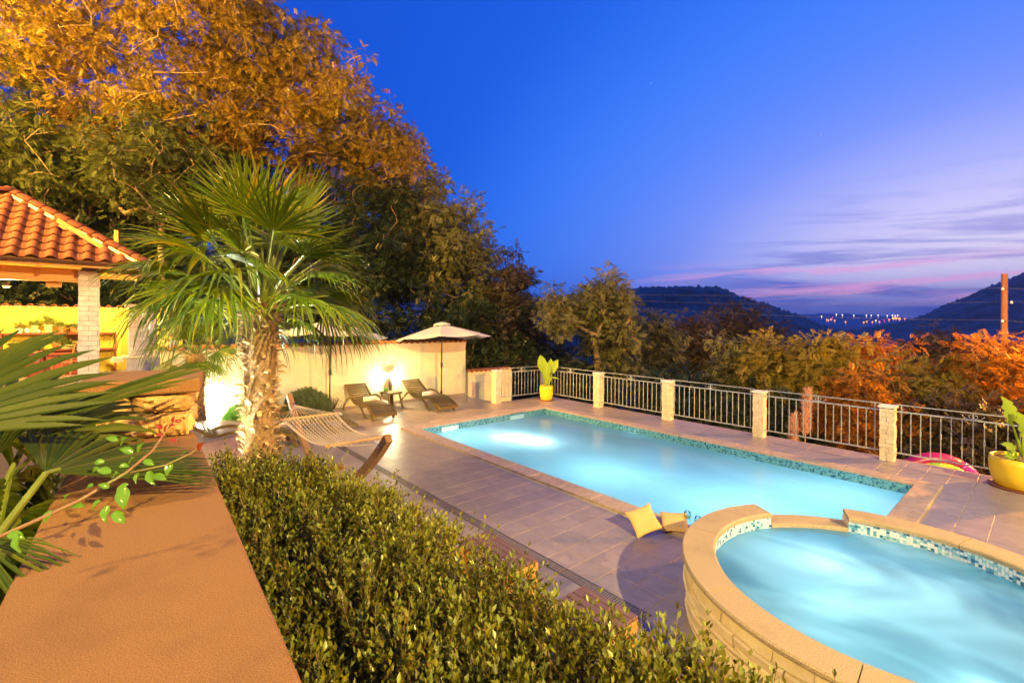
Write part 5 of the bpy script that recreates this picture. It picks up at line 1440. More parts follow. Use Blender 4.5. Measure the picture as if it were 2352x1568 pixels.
# ================================================================== VEGETATION
# ---- boxwood hedge between parapet and deck
HZ = 1.60
oe = [fwd(x, y, z=HZ) for x, y in [(2090, 1700), (1890, 1562), (1510, 1435), (1230, 1308), (1040, 1212), (835, 1092), (690, 1048)]]
outer = [(p.x, p.y) for p in oe]
far_ = [(-1.72, 2.75), (-1.60, 2.45)]
inner = [(-1.52, 2.285), (-1.12, 1.745), (-.71, 1.224), (-.295, .69), (.12, .16)]
poly = np.array(outer + far_ + inner)
def inpoly(P_, X, Y):
    ins = np.zeros(len(X), bool); n = len(P_)
    for i in range(n):
        (x0, y0), (x1, y1) = P_[i], P_[(i+1) % n]
        c_ = ((y0 > Y) != (y1 > Y)) & (X < (x1-x0)*(Y-y0)/(y1-y0+1e-12)+x0); ins ^= c_
    return ins
def edge_dist(P_, X, Y, i0, i1):
    d = np.full(len(X), 9.)
    for i in range(i0, i1):
        a, b = P_[i], P_[i+1]; ab = b-a; t_ = np.clip(((X-a[0])*ab[0]+(Y-a[1])*ab[1])/(ab@ab), 0, 1)
        d = np.minimum(d, np.hypot(X-a[0]-t_*ab[0], Y-a[1]-t_*ab[1]))
    return d
hedge = thing('hedge', 'clipped boxwood hedge with small glossy leaves running along the parapet', 'hedge', loc=(0, 0, 0))
HL_V = [(0, 0, 0), (.5, .23, .06), (1, 0, -.02), (.5, -.23, .06), (.5, 0, 0)]; HL_F = [(0, 4, 1), (4, 2, 1), (0, 3, 4), (4, 3, 2)]
def sprigs(n, zfun, tilt, seed, len_=(.10, .20), leaf=(.020, .031), tall=.10):
    X = rng.uniform(poly[:, 0].min(), poly[:, 0].max(), n*6); Y = rng.uniform(poly[:, 1].min(), poly[:, 1].max(), n*6)
    k = inpoly(poly, X, Y); X, Y = X[k][:n], Y[k][:n]; n = len(X)
    d_o = edge_dist(poly, X, Y, 0, len(outer)-1)
    nz = np.sin(X*9+1)*np.cos(Y*8)*.035 + np.sin(X*23+Y*17)*.035 + np.sin(X*41-Y*33)*.012
    z = zfun(d_o) + nz + .05*np.clip((Y-1.5)/1.0, 0, 1)
    L_ = rng.uniform(*len_, n); tallm = rng.uniform(0, 1, n) < tall; L_[tallm] *= 1.45
    D = rng.normal(0, tilt, (n, 3)); D[:, 2] = 1
    out = (.45*(d_o < .12))[:, None]*np.array([[.72, .70, 0]]); D = D + out; D /= np.linalg.norm(D, axis=1, keepdims=True)
    base = np.stack([X, Y, z-L_*.75 + np.where(tallm, .055, 0)], 1)
    m_ = 8; P_, Q_, S_, T_ = [], [], [], []
    Fr = frames(D, rng.uniform(0, 6.28, n))
    for j in range(m_):
        f_ = (j+.5)/m_; p = base + D*(L_*f_)[:, None]; side = Fr[:, :, 1] if j % 2 else Fr[:, :, 2]
        for sg in (1, -1):
            dd = side*sg*rng.uniform(.6, 1.0, (n, 1))*(1-.45*f_) + D*(.35+.7*f_) + rng.normal(0, .12, (n, 3))
            keep = rng.uniform(0, 1, n) < .93
            P_.append(p[keep]); Q_.append(dd[keep]); S_.append((rng.uniform(*leaf, n)*(1-.25*abs(f_-.5)))[keep]); T_.append(np.full(keep.sum(), f_) + .35*rng.uniform(-1, 1, keep.sum()))
    P_, Q_, S_, T_ = np.concatenate(P_), np.concatenate(Q_), np.concatenate(S_), np.concatenate(T_)
    v, f = scatter_np(HL_V, HL_F, P_, frames(Q_, rng.uniform(-.7, .7, len(P_))), S_)
    return v, f, T_, base, D, L_
zt = lambda d: HZ - .02 - .17*np.maximum(0, 1-d/.16)**2
v, f, T_, ba, Dd, Ll = sprigs(4700, zt, .28, 1)
mi = np.repeat((T_ > .95).astype(int), 4)
link('foliage', np_mesh('foliage', v, f, ['hedge_leaf', 'hedge_tip'], mi=mi), hedge, kind='stuff')
v, f, T_, _, _, _ = sprigs(1300, lambda d: HZ-.12-.25*np.maximum(0, 1-d/.16)**2+0*d, .5, 2, tall=0)
link('inner_foliage', np_mesh('inner_foliage', v, f, 'hedge_leaf'), hedge, kind='stuff')
# stems of the sprigs
k = slice(0, 2200); n = 2200; s3 = np.array([(1, 0), (-.5, .87), (-.5, -.87)])*.0016; Fr = frames(Dd[k])
ring = np.einsum('nij,kj->nki', Fr[:, :, 1:], s3); a_ = (ba[k]-Dd[k]*.1)[:, None]+ring; b_ = (ba[k]+Dd[k]*(Ll[k]*.95)[:, None])[:, None]+ring*.6
vv = np.concatenate([a_, b_], 1).reshape(-1, 3); o_ = np.arange(n)[:, None, None]*6
ff = (np.array([(0, 1, 4, 3), (1, 2, 5, 4), (2, 0, 3, 5)])[None]+o_).reshape(-1, 4)
link('stems', np_mesh('stems', vv, ff, 'twig'), hedge, kind='stuff')
g_ = G(); cpt = poly.mean(0); g_.poly([tuple(cpt+(p-cpt)*[.90, .93]) for p in poly][::-1] if False else [tuple(cpt+(p-cpt)*[.90, .93]) for p in poly], .3, HZ-.26)
g_.obj('branch_mass', 'bed_dark' if 'bed_dark' in MATS else 'bark', hedge)
# side of the hedge facing the pool
ns = 3000; seg = rng.integers(0, len(outer)-1, ns); t_ = rng.uniform(0, 1, ns); pa, pb = poly[seg], poly[seg+1]
lens = np.linalg.norm(poly[1:len(outer)]-poly[:len(outer)-1], axis=1); seg = rng.choice(len(outer)-1, ns, p=lens/lens.sum()); pa, pb = poly[seg], poly[seg+1]
base = np.zeros((ns, 3)); base[:, :2] = pa+(pb-pa)*t_[:, None]; zz2 = rng.uniform(.55, HZ-.08, ns); base[:, 2] = zz2
base[:, :2] -= np.array([.70, .71])*(.02+.10*((zz2-.5)/1.1)**3)[:, None]
D = np.tile([.72, .69, .55], (ns, 1)) + rng.normal(0, .35, (ns, 3)); Dn = D/np.linalg.norm(D, axis=1, keepdims=True); Fr = frames(Dn, rng.uniform(0, 6.28, ns)); Pq, Qq = [], []
for j in range(6):
    for sg in (1, -1): Pq.append(base-Dn*.05+Dn*.10*(j/6)); Qq.append((Fr[:, :, 1] if j % 2 else Fr[:, :, 2])*sg+Dn*.7)
Pq, Qq = np.concatenate(Pq), np.concatenate(Qq); v, f = scatter_np(LEAF_V, LEAF_F, Pq, frames(Qq, rng.uniform(-.7, .7, len(Pq))), rng.uniform(.018, .028, len(Pq)))
link('side_foliage', np_mesh('side_foliage', v, f, 'hedge_leaf'), hedge, kind='stuff')

# ---- fan palms
def fan(parent, root_p, hub, dr, nrm, L_, nseg=34, spread=150, droop=.25, matn='palm_leaf', fold=.5, tipdroop=.5, pet=True, fuse=.36, jit=.05):
    root_p, hub, dr, nrm = Vector(root_p), Vector(hub), Vector(dr).normalized(), Vector(nrm)
    nrm = (nrm - dr*nrm.dot(dr)).normalized(); sd = nrm.cross(dr)
    v = []; f = []; dphi = R(spread)/nseg
    for i in range(nseg):
        ph = (i+.5-nseg/2)*dphi + rng.normal(0, .012); e = abs(i+.5-nseg/2)/(nseg/2)
        d = dr*math.cos(ph)+sd*math.sin(ph); s = -dr*math.sin(ph)+sd*math.cos(ph)
        Ls = L_*(1-.28*e*e)*rng.uniform(.93, 1.05); st = [0, .2, fuse, .62, .82, 1.0]; o = len(v)
        dro = droop*rng.uniform(.8, 1.2); tdr = tipdroop*rng.uniform(.5, 1.4); wm = math.tan(dphi/2)*fuse*Ls*1.02
        yaw = rng.normal(0, jit)
        for r_ in st:
            w_ = math.tan(dphi/2)*r_*Ls if r_ <= fuse else wm*(1-((r_-fuse)/(1-fuse))**1.6)*1.0
            c_ = hub + d*Ls*r_ + s*yaw*max(0, r_-fuse)*Ls
            fall = dro*Ls*r_*r_*.5 + tdr*Ls*max(0, r_-fuse)**2*1.6
            c_ = c_ - Vector((0, 0, 1))*fall - d*fall*.45*max(0, r_-fuse)
            n_ = nrm
            v += [tuple(c_ + s*w_ + n_*w_*fold), tuple(c_), tuple(c_ - s*w_ + n_*w_*fold)]
        for k in range(len(st)-1):
            f += [(o+k*3, o+k*3+1, o+k*3+4, o+k*3+3), (o+k*3+1, o+k*3+2, o+k*3+5, o+k*3+4)]
    fr = link('frond', mesh_data('frond', v, f, matn), parent)
    if pet:
        mid = (root_p+hub)/2 + Vector((0, 0, .06*(hub-root_p).length))
        G().tube([root_p, mid, hub, hub+dr*.04], [.016, .011, .008, .006], 5).obj('petiole', 'petiole', fr)
    return fr
def palm(label, base, trunk_top, r_tr, nfr, pl, fl, matn='palm_leaf', nseg=30, seed=3, lean=0, crown_low=-55, hairy=True):
    base = Vector(base); H_ = trunk_top-base.z
    t_ = thing('fan_palm', label, 'palm tree', loc=base)
    # trunk: fibre mass
    v = []; f = []; n = 22; m_ = 40
    for j in range(m_+1):
        s_ = j/m_; z = H_*s_; rr = r_tr*(1.0+.10*math.sin(s_*9)+ (.10*(1-s_))) * (1 if s_ < .97 else .8)
        for k in range(n): a_ = 2*math.pi*k/n; q = rr*(1+rng.uniform(-.08, .09)); v.append((q*math.cos(a_)+lean*s_*s_, q*math.sin(a_), z))
    for j in range(m_):
        for k in range(n): f.append((j*n+k, j*n+(k+1) % n, (j+1)*n+(k+1) % n, (j+1)*n+k))
    link('trunk', mesh_data('trunk', v, f, 'palm_fibre'), t_)
    # old leaf bases
    nb_ = int(210*H_/2.4); 
    bt = G(); bt.strip([(0, 0, 0), (.035, 0, .02), (.065, 0, .028), (.095, 0, .012)], (0, .030, 0), [Vector((0, 0, .014)), Vector((0, 0, .010)), Vector((0, 0, .008)), Vector((0, 0, .003))]); bt = bt.data('leaf_base', 'palm_boot')
    for i in range(nb_):
        s_ = (i+.5)/nb_; a_ = i*2.39996+rng.uniform(-.2, .2); z = H_*s_
        T = Matrix.Translation((r_tr*.92*math.cos(a_)+lean*s_*s_, r_tr*.92*math.sin(a_), z)) @ Matrix.Rotation(a_, 4, 'Z') @ Matrix.Rotation(R(rng.uniform(-35, 15)), 4, 'Y') @ Matrix.Rotation(R(rng.uniform(-20, 20)), 4, 'X')
        link('leaf_base', bt, t_, mw=T @ Matrix.Scale(rng.uniform(.7, 1.25), 4))
    # loose fibres
    nf = int(5200*H_/2.4); a_ = rng.uniform(0, 6.28, nf); z = rng.uniform(0, H_, nf); rr = r_tr*rng.uniform(.95, 1.12, nf)
    pos = np.stack([rr*np.cos(a_), rr*np.sin(a_), z], 1); D = np.stack([np.cos(a_+rng.normal(0, .9, nf)), np.sin(a_+rng.normal(0, .9, nf)), rng.normal(.1, .7, nf)], 1)
    vv, ff = scatter_np([(0, 0, 0), (.5, .02, .04), (1, 0, -.03), (.5, -.02, .04)], LEAF_F, pos, frames(D, rng.uniform(-1, 1, nf)), rng.uniform(.03, .09, nf))
    link('fibres', np_mesh('fibres', vv, ff, 'palm_fibre'), t_, kind='stuff')
    for i in range(nfr):
        q = (i+.5)/nfr; el = R(84 - (84-crown_low)*q**.85 + rng.uniform(-13, 13)); a_ = i*2.39996 + rng.uniform(-.25, .25)
        d = Vector((math.cos(a_)*math.cos(el), math.sin(a_)*math.cos(el), math.sin(el)))
        rp = Vector((lean+.05*math.cos(a_), .05*math.sin(a_), H_ + .02 - .14*q)); Lp = pl*rng.uniform(.8, 1.15)*(.75 if q < .15 else 1)
        hub = rp + Vector((d.x, d.y, d.z+.18*(1-q)))*Lp - Vector((0, 0, .10*q*Lp))
        fd = (d + Vector((0, 0, -.10-.45*q))).normalized() if q > .15 else d
        nr = Vector((-math.cos(a_)*math.sin(el), -math.sin(a_)*math.sin(el), math.cos(el))) + Vector((rng.normal(0, .38), rng.normal(0, .38), 0))
        fan(t_, rp, hub, fd, nr, fl*rng.uniform(.88, 1.1), nseg, rng.uniform(150, 200) if q > .1 else 80, droop=.05+.30*q, matn=matn, tipdroop=max(0, -.3+1.0*q), fold=.5)
    return t_
palm('tall fan palm with shaggy fibrous trunk and big spotlit crown', (-2.265, 4.2, .30), 2.66, .118, 52, .62, .63, nseg=24, crown_low=0)
palm('smaller fan palm against the wall, partly hidden behind the large palm', W(-2.55, -3.95, 0), 1.75, .16, 24, .45, .60, nseg=20, crown_low=-20)

# young fan palm rooted left of the parapet, its fans reaching into the picture
yp = thing('fan_palm', 'young fan palm at the left edge whose fans spread over the parapet', 'palm tree', loc=(0, 0, 0))
q = lambda x, y, Y: fwd(x, y, Y=Y)
hubA = q(-330, 1020, 1.10)
fan(yp, (-1.75, .95, 1.3), hubA, q(60, 830, 1.42)-hubA, (.35, -1, .55), .56, 17, 92, .10, 'palm_leaf_low', .55, .05, fuse=.68)
hubB = q(105, 1085, 1.22)
fan(yp, (-1.45, .88, 1.35), hubB, Vector((-.07, 1, -.10)), (.30, -.25, 1), .55, 34, 112, .03, 'palm_leaf_low', .55, .08, fuse=.62)
hubC = q(-60, 1010, 1.30)
fan(yp, (-1.7, 1.0, 1.3), hubC, q(395, 862, 1.75)-hubC, (.1, -.55, 1), .70, 6, 17, .05, 'palm_leaf_low', .6, .02, fuse=.75)
hubD = q(-90, 1230, 1.0); fan(yp, (-1.5, .8, 1.2), hubD, q(50, 1375, .95)-hubD, (.2, -.5, 1), .30, 22, 90, .2, 'palm_leaf_low', .5, .3)
for i, (x, y, Y, tx, ty, L_) in enumerate([(60, 1010, 1.5, 190, 950, .42), (-20, 1060, 1.35, -60, 900, .5), (40, 1180, 1.25, 60, 1330, .42), (-60, 1120, 1.3, 40, 1260, .45), (20, 1100, 1.45, -20, 1300, .5), (70, 1070, 1.6, 100, 1250, .35), (-30, 1240, 1.15, 30, 1400, .35),
                                          (90, 1030, 1.8, 180, 980, .4), (-40, 980, 1.6, 60, 960, .5)]):
    hb = q(x, y, Y); fan(yp, (-1.55+.05*i*(-1)**i, 1.1, 1.25), hb, q(tx, ty, Y+.15)-hb, (rng.normal(0, .5), -.6, .8), L_, 16, 110, .3, 'palm_leaf_low', .5, .3, fuse=.6)

# climbing twig lying across the parapet, glossy leaves
vine = thing('climbing_twig', 'arching twig with glossy green leaves and reddish tips above the parapet', 'plant', loc=(0, 0, 0))
vp = [q(-30, 1245, .92), q(60, 1205, .96), q(180, 1150, 1.0), q(290, 1085, 1.07), q(350, 1035, 1.14), q(385, 985, 1.2), q(400, 968, 1.22)]
G().tube(vp, [.0042, .004, .0036, .0032, .0027, .002, .001], 6).obj('stem', 'twig', vine, smooth=True)
vb = [q(300, 1085, 1.07), q(380, 1068, 1.09), q(440, 1040, 1.12), q(466, 1020, 1.14)]; G().tube(vb, [.0028, .0024, .002, .001], 5).obj('stem', 'twig', vine, smooth=True)
def v_leaf(x, y, Y, ang, s, m_='vine_leaf', tilt=0):
    p = q(x, y, Y); d = Vector((math.cos(ang), .35*math.sin(ang*3), -math.sin(ang))); d.normalize()
    v = []; f = []; n = 7
    up_ = Vector((rng.normal(0, .35), -.75, .8+tilt)); sd = d.cross(up_).normalized(); nm = sd.cross(d)
    for i in range(n+1):
        t_ = i/n; w_ = .46*math.sin(math.pi*min(1, t_*.93+.10))**.8*(1.25-.6*t_) if i < n else 0
        c_ = p + d*s*t_ + nm*s*.16*math.sin(t_*3.0)
        for k in (-1, -.5, 0, .5, 1): v.append(tuple(c_ + sd*s*w_*k*.62 + nm*s*(abs(k)**1.5)*.13 + nm*s*.02*math.sin(9*t_+k*4)))
    for i in range(n):
        for k in range(4): f.append((i*5+k, i*5+k+1, (i+1)*5+k+1, (i+1)*5+k))
    link('leaf', mesh_data('leaf', v, f, m_, True), vine)
for (x, y, Y, a, s) in [(20, 1225, .93, .6, .030), (45, 1225, .93, 1.2, .036), (250, 1160, .99, 1.4, .034), (232, 1150, 1.0, 2.2, .028), (262, 1175, .98, .9, .034), (285, 1120, 1.02, 1.3, .046), (295, 1110, 1.03, 2.0, .036),
                         (215, 1115, 1.03, 2.6, .024), (255, 1085, 1.05, 3.3, .030), (262, 1095, 1.04, -.5, .026), (240, 1062, 1.06, 3.0, .026), (228, 1075, 1.06, 2.5, .024), (300, 1062, 1.09, -.6, .026), (320, 1040, 1.12, -1.1, .028),
                         (305, 1040, 1.12, 3.5, .030), (330, 1058, 1.1, .6, .026), (345, 1080, 1.08, 1.1, .036), (352, 1093, 1.08, .5, .030), (320, 1085, 1.08, 1.5, .024), (150, 1150, 1.0, -.8, .024), (165, 1160, 1.0, .3, .026), (120, 1172, .98, 1.9, .026),
                         (282, 1020, 1.13, -.7, .032), (270, 1012, 1.14, 3.4, .026), (395, 1062, 1.1, 1.7, .030), (420, 1045, 1.11, -.6, .020), (250, 1120, 1.02, 3.6, .022), (275, 1070, 1.07, .2, .022)]:
    v_leaf(x, y, Y, a, s)
for (x, y, Y, a, s) in [(380, 992, 1.19, -1.2, .022), (388, 980, 1.2, -.2, .022), (372, 985, 1.2, 3.9, .020), (398, 970, 1.22, -1.5, .018), (402, 968, 1.22, .1, .020), (390, 1010, 1.17, .4, .018), (372, 1000, 1.18, 3.3, .016), (458, 1035, 1.13, -.9, .030)]:
    v_leaf(x, y, Y, a, s, 'vine_red_leaf')

# ---- shrubs by the wall
cb = G(); cb.box(-2.55, -4.5, 0, -2.45, -.82, .10).box(-3.25, -.92, 0, -2.56, -.82, .10)
cb.obj('planting_bed_kerb', 'white_stone', mw=PF, kind='structure')
link('planting_bed', G().box(-3.28, -4.45, .0, -2.56, -.93, .07).data('planting_bed', 'bed_soil'), mw=PF, kind='structure')
bush('rounded_shrub', 'bright green feathery shrub lit by the wall floodlight, left of the palm trunk', W(-2.85, -2.95, .07), .42, .42, .42, 4200, 'pin', .07, 'bush_bright')
bush('rounded_shrub', 'large grey green lavender-like ball shrub against the wall behind the hammock', W(-2.88, -1.55, .07), .55, .5, .62, 5000, 'pin', .085, 'bush_grey', up=1.0)
sp = thing('spiky_plant', 'small reddish spiky plant between palm trunk and lavender ball', 'plant', loc=W(-2.9, -2.2, .07))
n = 40; d = rand_dirs(n, .8); d[:, 2] = abs(d[:, 2]); v, f = scatter_np([(0, 0, 0), (.4, .04, .0), (1, 0, 0), (.4, -.04, 0)], LEAF_F, d*.02, frames(d), rng.uniform(.3, .5, n)); link('leaves', np_mesh('leaves', v, f, 'vine_red_leaf'), sp)
bush('trailing_plant', 'thin trailing plant with tiny leaves at the foot of the wall beside the lavender ball', W(-3.05, -.85, .05), .30, .30, .42, 110, 'leaf', .06, 'bush_grey', up=.2)
bush('leafy_plant', 'small bright green plant at the foot of the barbecue behind the stone pillar', W(-5.6, -4.35, TZ-.05), .24, .24, .22, 500, 'leaf', .07, 'bush_bright')
bush('leafy_plant', 'dark leafy ground plant beside the rough stone pillar', (-2.35, 2.65, 1.2), .30, .30, .34, 900, 'leaf', .06, 'herb_leaf')

bush('leafy_plant', 'dark bush filling the corner left of the rough stone pillar', (-3.1, 3.1, .9), .7, .6, .5, 2200, 'leaf', .08, 'leaf_green')
bush('leafy_plant', 'dark bush under the fans at the left edge', (-2.6, 1.9, 1.1), .6, .6, .45, 2200, 'leaf', .07, 'leaf_dark')

# ---- garden spotlights
def spot_fixture(label, p, tgt):
    t_ = thing('garden_spotlight', label, 'spotlight', loc=p)
    d = (Vector(tgt)-Vector(p)).normalized(); T = d.to_track_quat('Z', 'Y').to_matrix().to_4x4()
    g_ = G(); g_.lathe([(.001, -.05), (.035, -.045), (.045, .03), (.05, .04), (.042, .04)], 14); g_.obj('housing', 'lamp_metal', t_, mw=T)
    g_ = G(); g_.lathe([(.041, .036), (.001, .037)], 14); g_.obj('lens', 'lamp_white_glow', t_, mw=T); G().tube([(0, 0, -.12), (0, 0, 0)], .008, 5).obj('stake', 'lamp_metal', t_)
spot_fixture('small spotlight on the ground aimed up at the trunk of the large palm', (-2.60, 3.72, .80), (-2.3, 4.1, 2.6))
lamp('palm_spot', 'SPOT', (-2.75, 3.60, .62), 1500, (1.0, .98, .80), .04, target=(-2.30, 4.15, 3.1), angle=85, blend=.9)
spot_fixture('floodlight at the foot of the wall behind the smaller palm', W(-2.95, -3.75, .12), W(-3.3, -3.7, 1.2))
lamp('wall_flood', 'POINT', W(-2.95, -3.58, .50), 110, (1.0, .98, .66), .08)
lamp('wall_flood_up', 'SPOT', W(-2.4, -3.0, .15), 420, (.90, 1.0, .70), .06, target=W(-2.6, -3.6, 3.0), angle=80, blend=.7)

# ---- trees
def tz(px_, py_, Y): p = fwd(px_, py_, Y=Y); return p.x, p.y, p.z
def crown_at(px_, py_, Y, rx, ry, rz): x, y, z = tz(px_, py_, Y); return (x, y, z, rx, ry, rz)
SC = lambda d, Y: d*Y/1071.36
def el(px_, py_, Y, wpx, hpx, ry=2.2): return crown_at(px_, py_, Y, SC(wpx, Y), ry, SC(hpx, Y))
grp = 'tall trees on the slope left of the pool'
def T_(label, X, Yb, zb, th, ells, ncl, per, leaf, size, lm, **k):
    return tree(k.pop('name', 'broadleaf_tree'), label, (X, Yb, zb), th, ells, ncl, per, leaf, size, lm, **k)
x0 = tz(245, 500, 17)[0]
T_('tall autumn coloured tree with pale forked trunk above the pavilion roof', tz(265, 500, 16)[0], 16, 0, 6.2, [el(220, 150, 16, 210, 190, 2.5), el(60, 60, 16.5, 150, 130, 2.2), el(330, 300, 15.5, 120, 110, 1.6), el(470, 60, 16, 130, 140, 2)], 360, 30, 'pin', .235, 'leaf_autumn', bark='pale_bark', r0=0.110, clump_r=.52, group=grp)
T_('broad autumn coloured tree leaning right, its long pale limb reaching over the sky', tz(470, 420, 18)[0], 18, 0, 5.4, [el(570, 110, 18, 130, 110, 2.3), el(700, 170, 18.5, 95, 105, 2), el(800, 260, 18.5, 85, 90, 2), el(640, 300, 18, 150, 90, 2), el(520, 250, 17.5, 110, 90, 1.8)], 390, 30, 'pin', .235, 'leaf_autumn', bark='pale_bark', r0=0.128, lean=(1.0, 0), clump_r=.52, group=grp)
T_('autumn tree with feathery leaves at the right shoulder of the big trees', tz(800, 560, 20)[0], 20, -.5, 4.5, [el(850, 340, 20, 90, 75, 2), el(930, 400, 20, 75, 75, 2), el(780, 420, 20, 110, 90, 2), el(960, 350, 20, 40, 25, 1)], 240, 30, 'pin', .225, 'leaf_autumn', bark='pale_bark', r0=0.104, lean=(.8, 0), clump_r=.62, group=grp)
T_('olive green tree below the long pale limb, behind the palm crown', tz(380, 600, 15)[0], 15, 0, 3.0, [el(360, 400, 15, 150, 110, 1.8), el(160, 380, 15, 160, 120, 1.8), el(40, 300, 15, 100, 130, 1.8)], 260, 30, 'pin', .21, 'leaf_green', bark='pale_bark', r0=0.093, clump_r=.48, group=grp)
T_('rounded olive and rust coloured tree right of the palm, above the lone umbrella', tz(1010, 720, 20)[0], 20, -1, 3.6, [el(1010, 560, 20, 110, 105, 2.2), el(1060, 640, 20, 80, 100, 2.0), el(930, 560, 20.5, 90, 110, 2)], 220, 56, 'spr', .25, 'leaf_olive', r0=0.104, clump_r=.58, group=grp)
T_('dark green tree filling the gap between palm crown and umbrella', tz(880, 700, 19)[0], 19, -1, 3.2, [el(870, 560, 19, 110, 120, 2), el(900, 690, 18.5, 130, 80, 1.8), el(750, 600, 19, 110, 120, 2)], 220, 56, 'spr', .25, 'leaf_dark', r0=0.128, clump_r=.6, group=grp)
for i, (l, x, y, wx, hx, Y, lm, ncl) in enumerate([
    ('dark ivy clad tree at the far left below the autumn crowns', 60, 480, 130, 130, 16.5, 'leaf_dark', 130), ('dark evergreen tree behind the pavilion hip', 250, 500, 130, 110, 17, 'leaf_dark', 130),
    ('dark evergreen tree behind the top of the palm crown', 500, 420, 150, 130, 19, 'leaf_dark', 150), ('dark evergreen tree seen through the pavilion opening', 90, 670, 140, 70, 15.5, 'leaf_dark', 120),
    ('dark evergreen tree just above the garden wall behind the palm', 640, 640, 170, 110, 18, 'leaf_dark', 150), ('dark tree between chimney and palm crown', 350, 640, 110, 100, 17, 'leaf_dark', 110)]):
    T_(l, tz(x, 600, Y)[0], Y, -.5, 2.4, [el(x, y, Y, wx, hx, 2.0)], ncl, 40, 'spr', .30, lm, r0=0.116, clump_r=.62, group='dark evergreen trees behind the wall', name='evergreen_tree')
T_('narrow dark brown tree with two ragged tops, right of the rounded tree', tz(1170, 800, 21)[0], 21, -2, 4, [el(1165, 660, 21, 38, 70, 1.4), el(1205, 690, 21, 38, 60, 1.3), el(1180, 760, 21, 70, 70, 1.6), el(1140, 740, 20, 60, 70, 1.6)], 110, 60, 'spr', .24, 'leaf_brown', r0=.18, clump_r=.5)
T_('dark leafy tree with drooping compound leaves behind the end of the cream wall', tz(1120, 900, 19)[0], 19, -3, 4, [el(1120, 800, 19, 75, 70, 1.6), el(1180, 830, 19, 55, 60, 1.4), el(1060, 740, 19, 80, 60, 1.6)], 110, 60, 'pin', .24, 'leaf_dark', r0=.15, clump_r=.55)
T_('multi stemmed olive green tree with open crown, above the far yellow planter', tz(1390, 860, 19)[0], 19, -4, 5.0, [el(1330, 705, 19, 85, 38, 1.5), el(1385, 690, 19, 62, 52, 1.5), el(1400, 760, 19, 60, 75, 1.4), el(1285, 745, 18.5, 45, 35, 1.1), el(1425, 830, 19, 45, 60, 1.2)], 150, 46, 'spr', .22, 'leaf_olive', bark='pale_bark', r0=.20, lean=(-.3, 0), clump_r=.42)
g2 = 'trees growing below the terrace beyond the fence'
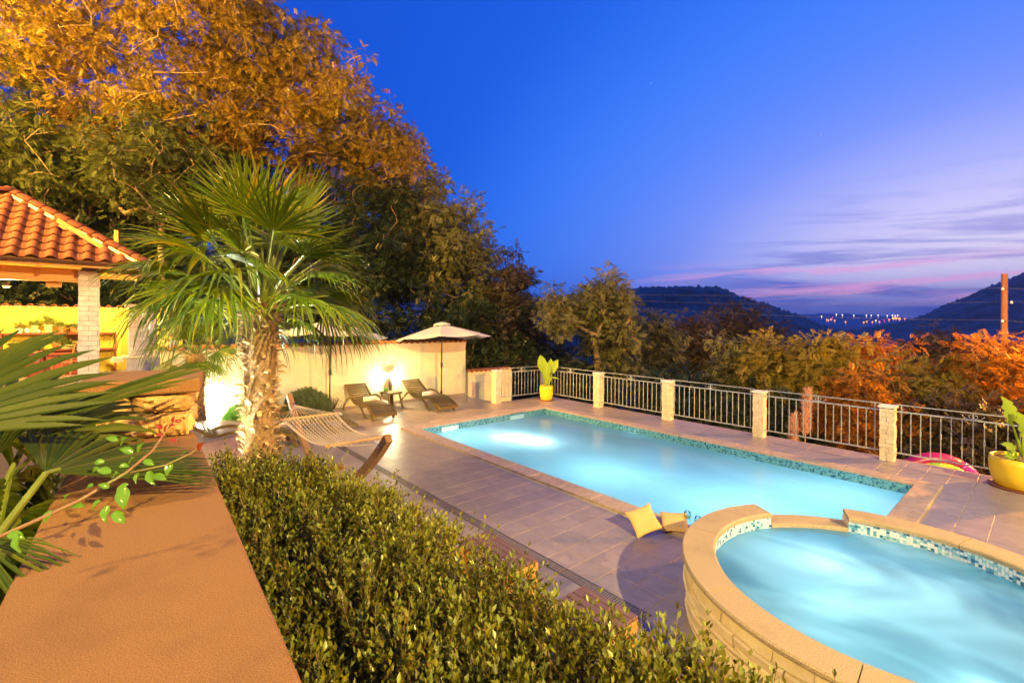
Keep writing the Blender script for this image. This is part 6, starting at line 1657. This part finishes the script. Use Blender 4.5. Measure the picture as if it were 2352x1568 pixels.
for (l, x, y, wx, hx, Y, lm, kind, ncl, cr) in [
    ('dark tree in the deep shade left of the open crowned tree', 1240, 860, 90, 90, 24, 'leaf_dark', 'spr', 90, .6),
    ('grey olive tree with upright twigs right of the open crowned tree', 1490, 800, 62, 62, 23, 'leaf_olive', 'spr', 90, .55),
    ('small brown topped tree between the olive tree and the tall dark one', 1585, 800, 52, 62, 25, 'leaf_brown', 'spr', 90, .55),
    ('large dull brown tree standing higher in front of the left hill', 1710, 785, 95, 62, 34, 'leaf_brown', 'spr', 150, .9),
    ('dark tree under the hill, behind the brown ones', 1580, 860, 110, 60, 30, 'leaf_dark', 'spr', 100, .8),
    ('olive tree with a tall thin leader, left of the yellow leaved ones', 1690, 865, 55, 70, 17, 'leaf_olive', 'spr', 90, .42),
    ('yellow leaved tree catching the lamp, above the third railing panel', 1775, 855, 68, 62, 16, 'leaf_yellow', 'pin', 90, .42),
    ('bushy yellow green tree left of the orange one', 1900, 860, 62, 70, 15, 'leaf_yellow', 'pin', 100, .42),
    ('bright orange domed tree, tallest of the row beyond the railing', 2010, 880, 80, 78, 16, 'leaf_orange', 'pin', 130, .48),
    ('dark brown tree behind the orange dome', 2160, 835, 70, 52, 26, 'leaf_brown', 'spr', 90, .7),
    ('yellow orange tree low behind the pampas plume', 1990, 950, 90, 70, 13, 'leaf_orange', 'pin', 90, .40),
    ('orange tree with upright tufts, left of the utility pole', 2150, 920, 80, 70, 13, 'leaf_yellow', 'pin', 110, .42),
    ('glowing orange tree at the foot of the utility pole', 2265, 905, 85, 85, 12.5, 'leaf_orange', 'pin', 130, .42),
    ('deep orange tree cut by the right edge of the picture', 2390, 900, 70, 90, 12.5, 'leaf_orange', 'pin', 90, .42),
    ('dark low tree behind the fourth railing panel', 1760, 960, 110, 50, 15, 'leaf_dark', 'spr', 90, .45),
    ('dark low tree behind the second railing panel', 1560, 930, 100, 60, 17, 'leaf_dark', 'spr', 90, .5),
    ('dark shrubby tree behind the corner of the railing', 1330, 905, 90, 60, 19, 'leaf_dark', 'spr', 90, .5),
    ('dark tree low behind the toy arch', 2200, 1000, 110, 60, 11.6, 'leaf_brown', 'spr', 90, .38)]:
    X_, Y_, Z_ = tz(x, y, Y); rz_ = SC(hx, Y); zb = min(-3.0, Z_-rz_-1.2)
    T_(l, X_, Y, zb, (Z_-rz_*.5)-zb, [el(x, y, Y, wx, hx, min(2.2, SC(wx, Y))), el(x+wx*.5, y+hx*.45, Y, wx*.6, hx*.6, 1.2), el(x-wx*.45, y+hx*.5, Y, wx*.6, hx*.6, 1.2)], ncl, 44, kind, .235 if Y < 20 else .30, lm, r0=.12, clump_r=cr, group=g2)
# distant woods on the lower slopes
for k, (x, y, wx, hx, Y, l) in enumerate([(1450, 790, 90, 30, 60, 'distant dark grove at the foot of the left hill'), (1880, 830, 110, 18, 70, 'distant dark grove in the valley left of the orange trees'), (2250, 830, 130, 25, 60, 'distant dark grove below the right hill')]):
    X_, Y_, Z_ = tz(x, y, Y); n = 2600; p = rng.normal(0, .5, (n, 3))*[SC(wx, Y), 8, SC(hx, Y)]
    root = thing('grove', l, 'grove', loc=(X_, Y, Z_)); v, f = scatter_np(SPR_V, SPR_F, p, frames(rand_dirs(n, .2)), rng.uniform(.9, 1.5, n)); link('foliage', np_mesh('foliage', v, f, 'leaf_dark'), root, kind='stuff')
    root['kind'] = 'stuff'
# ------------------------------------------------------------------ evening haze over the valley
m = bpy.data.materials.new('haze_air'); m.use_nodes = True; m.node_tree.nodes.clear(); t = m.node_tree
vp_ = t.nodes.new('ShaderNodeVolumePrincipled'); vp_.inputs['Color'].default_value = (.82, .86, 1, 1); vp_.inputs['Density'].default_value = .00020; vp_.inputs['Anisotropy'].default_value = .2
o_ = t.nodes.new('ShaderNodeOutputMaterial'); t.links.new(vp_.outputs[0], o_.inputs['Volume']); MATS['haze_air'] = m
link('haze', G().box(-6400, -6400, -140, 6400, 6400, 205).data('haze', 'haze_air'), kind='stuff')
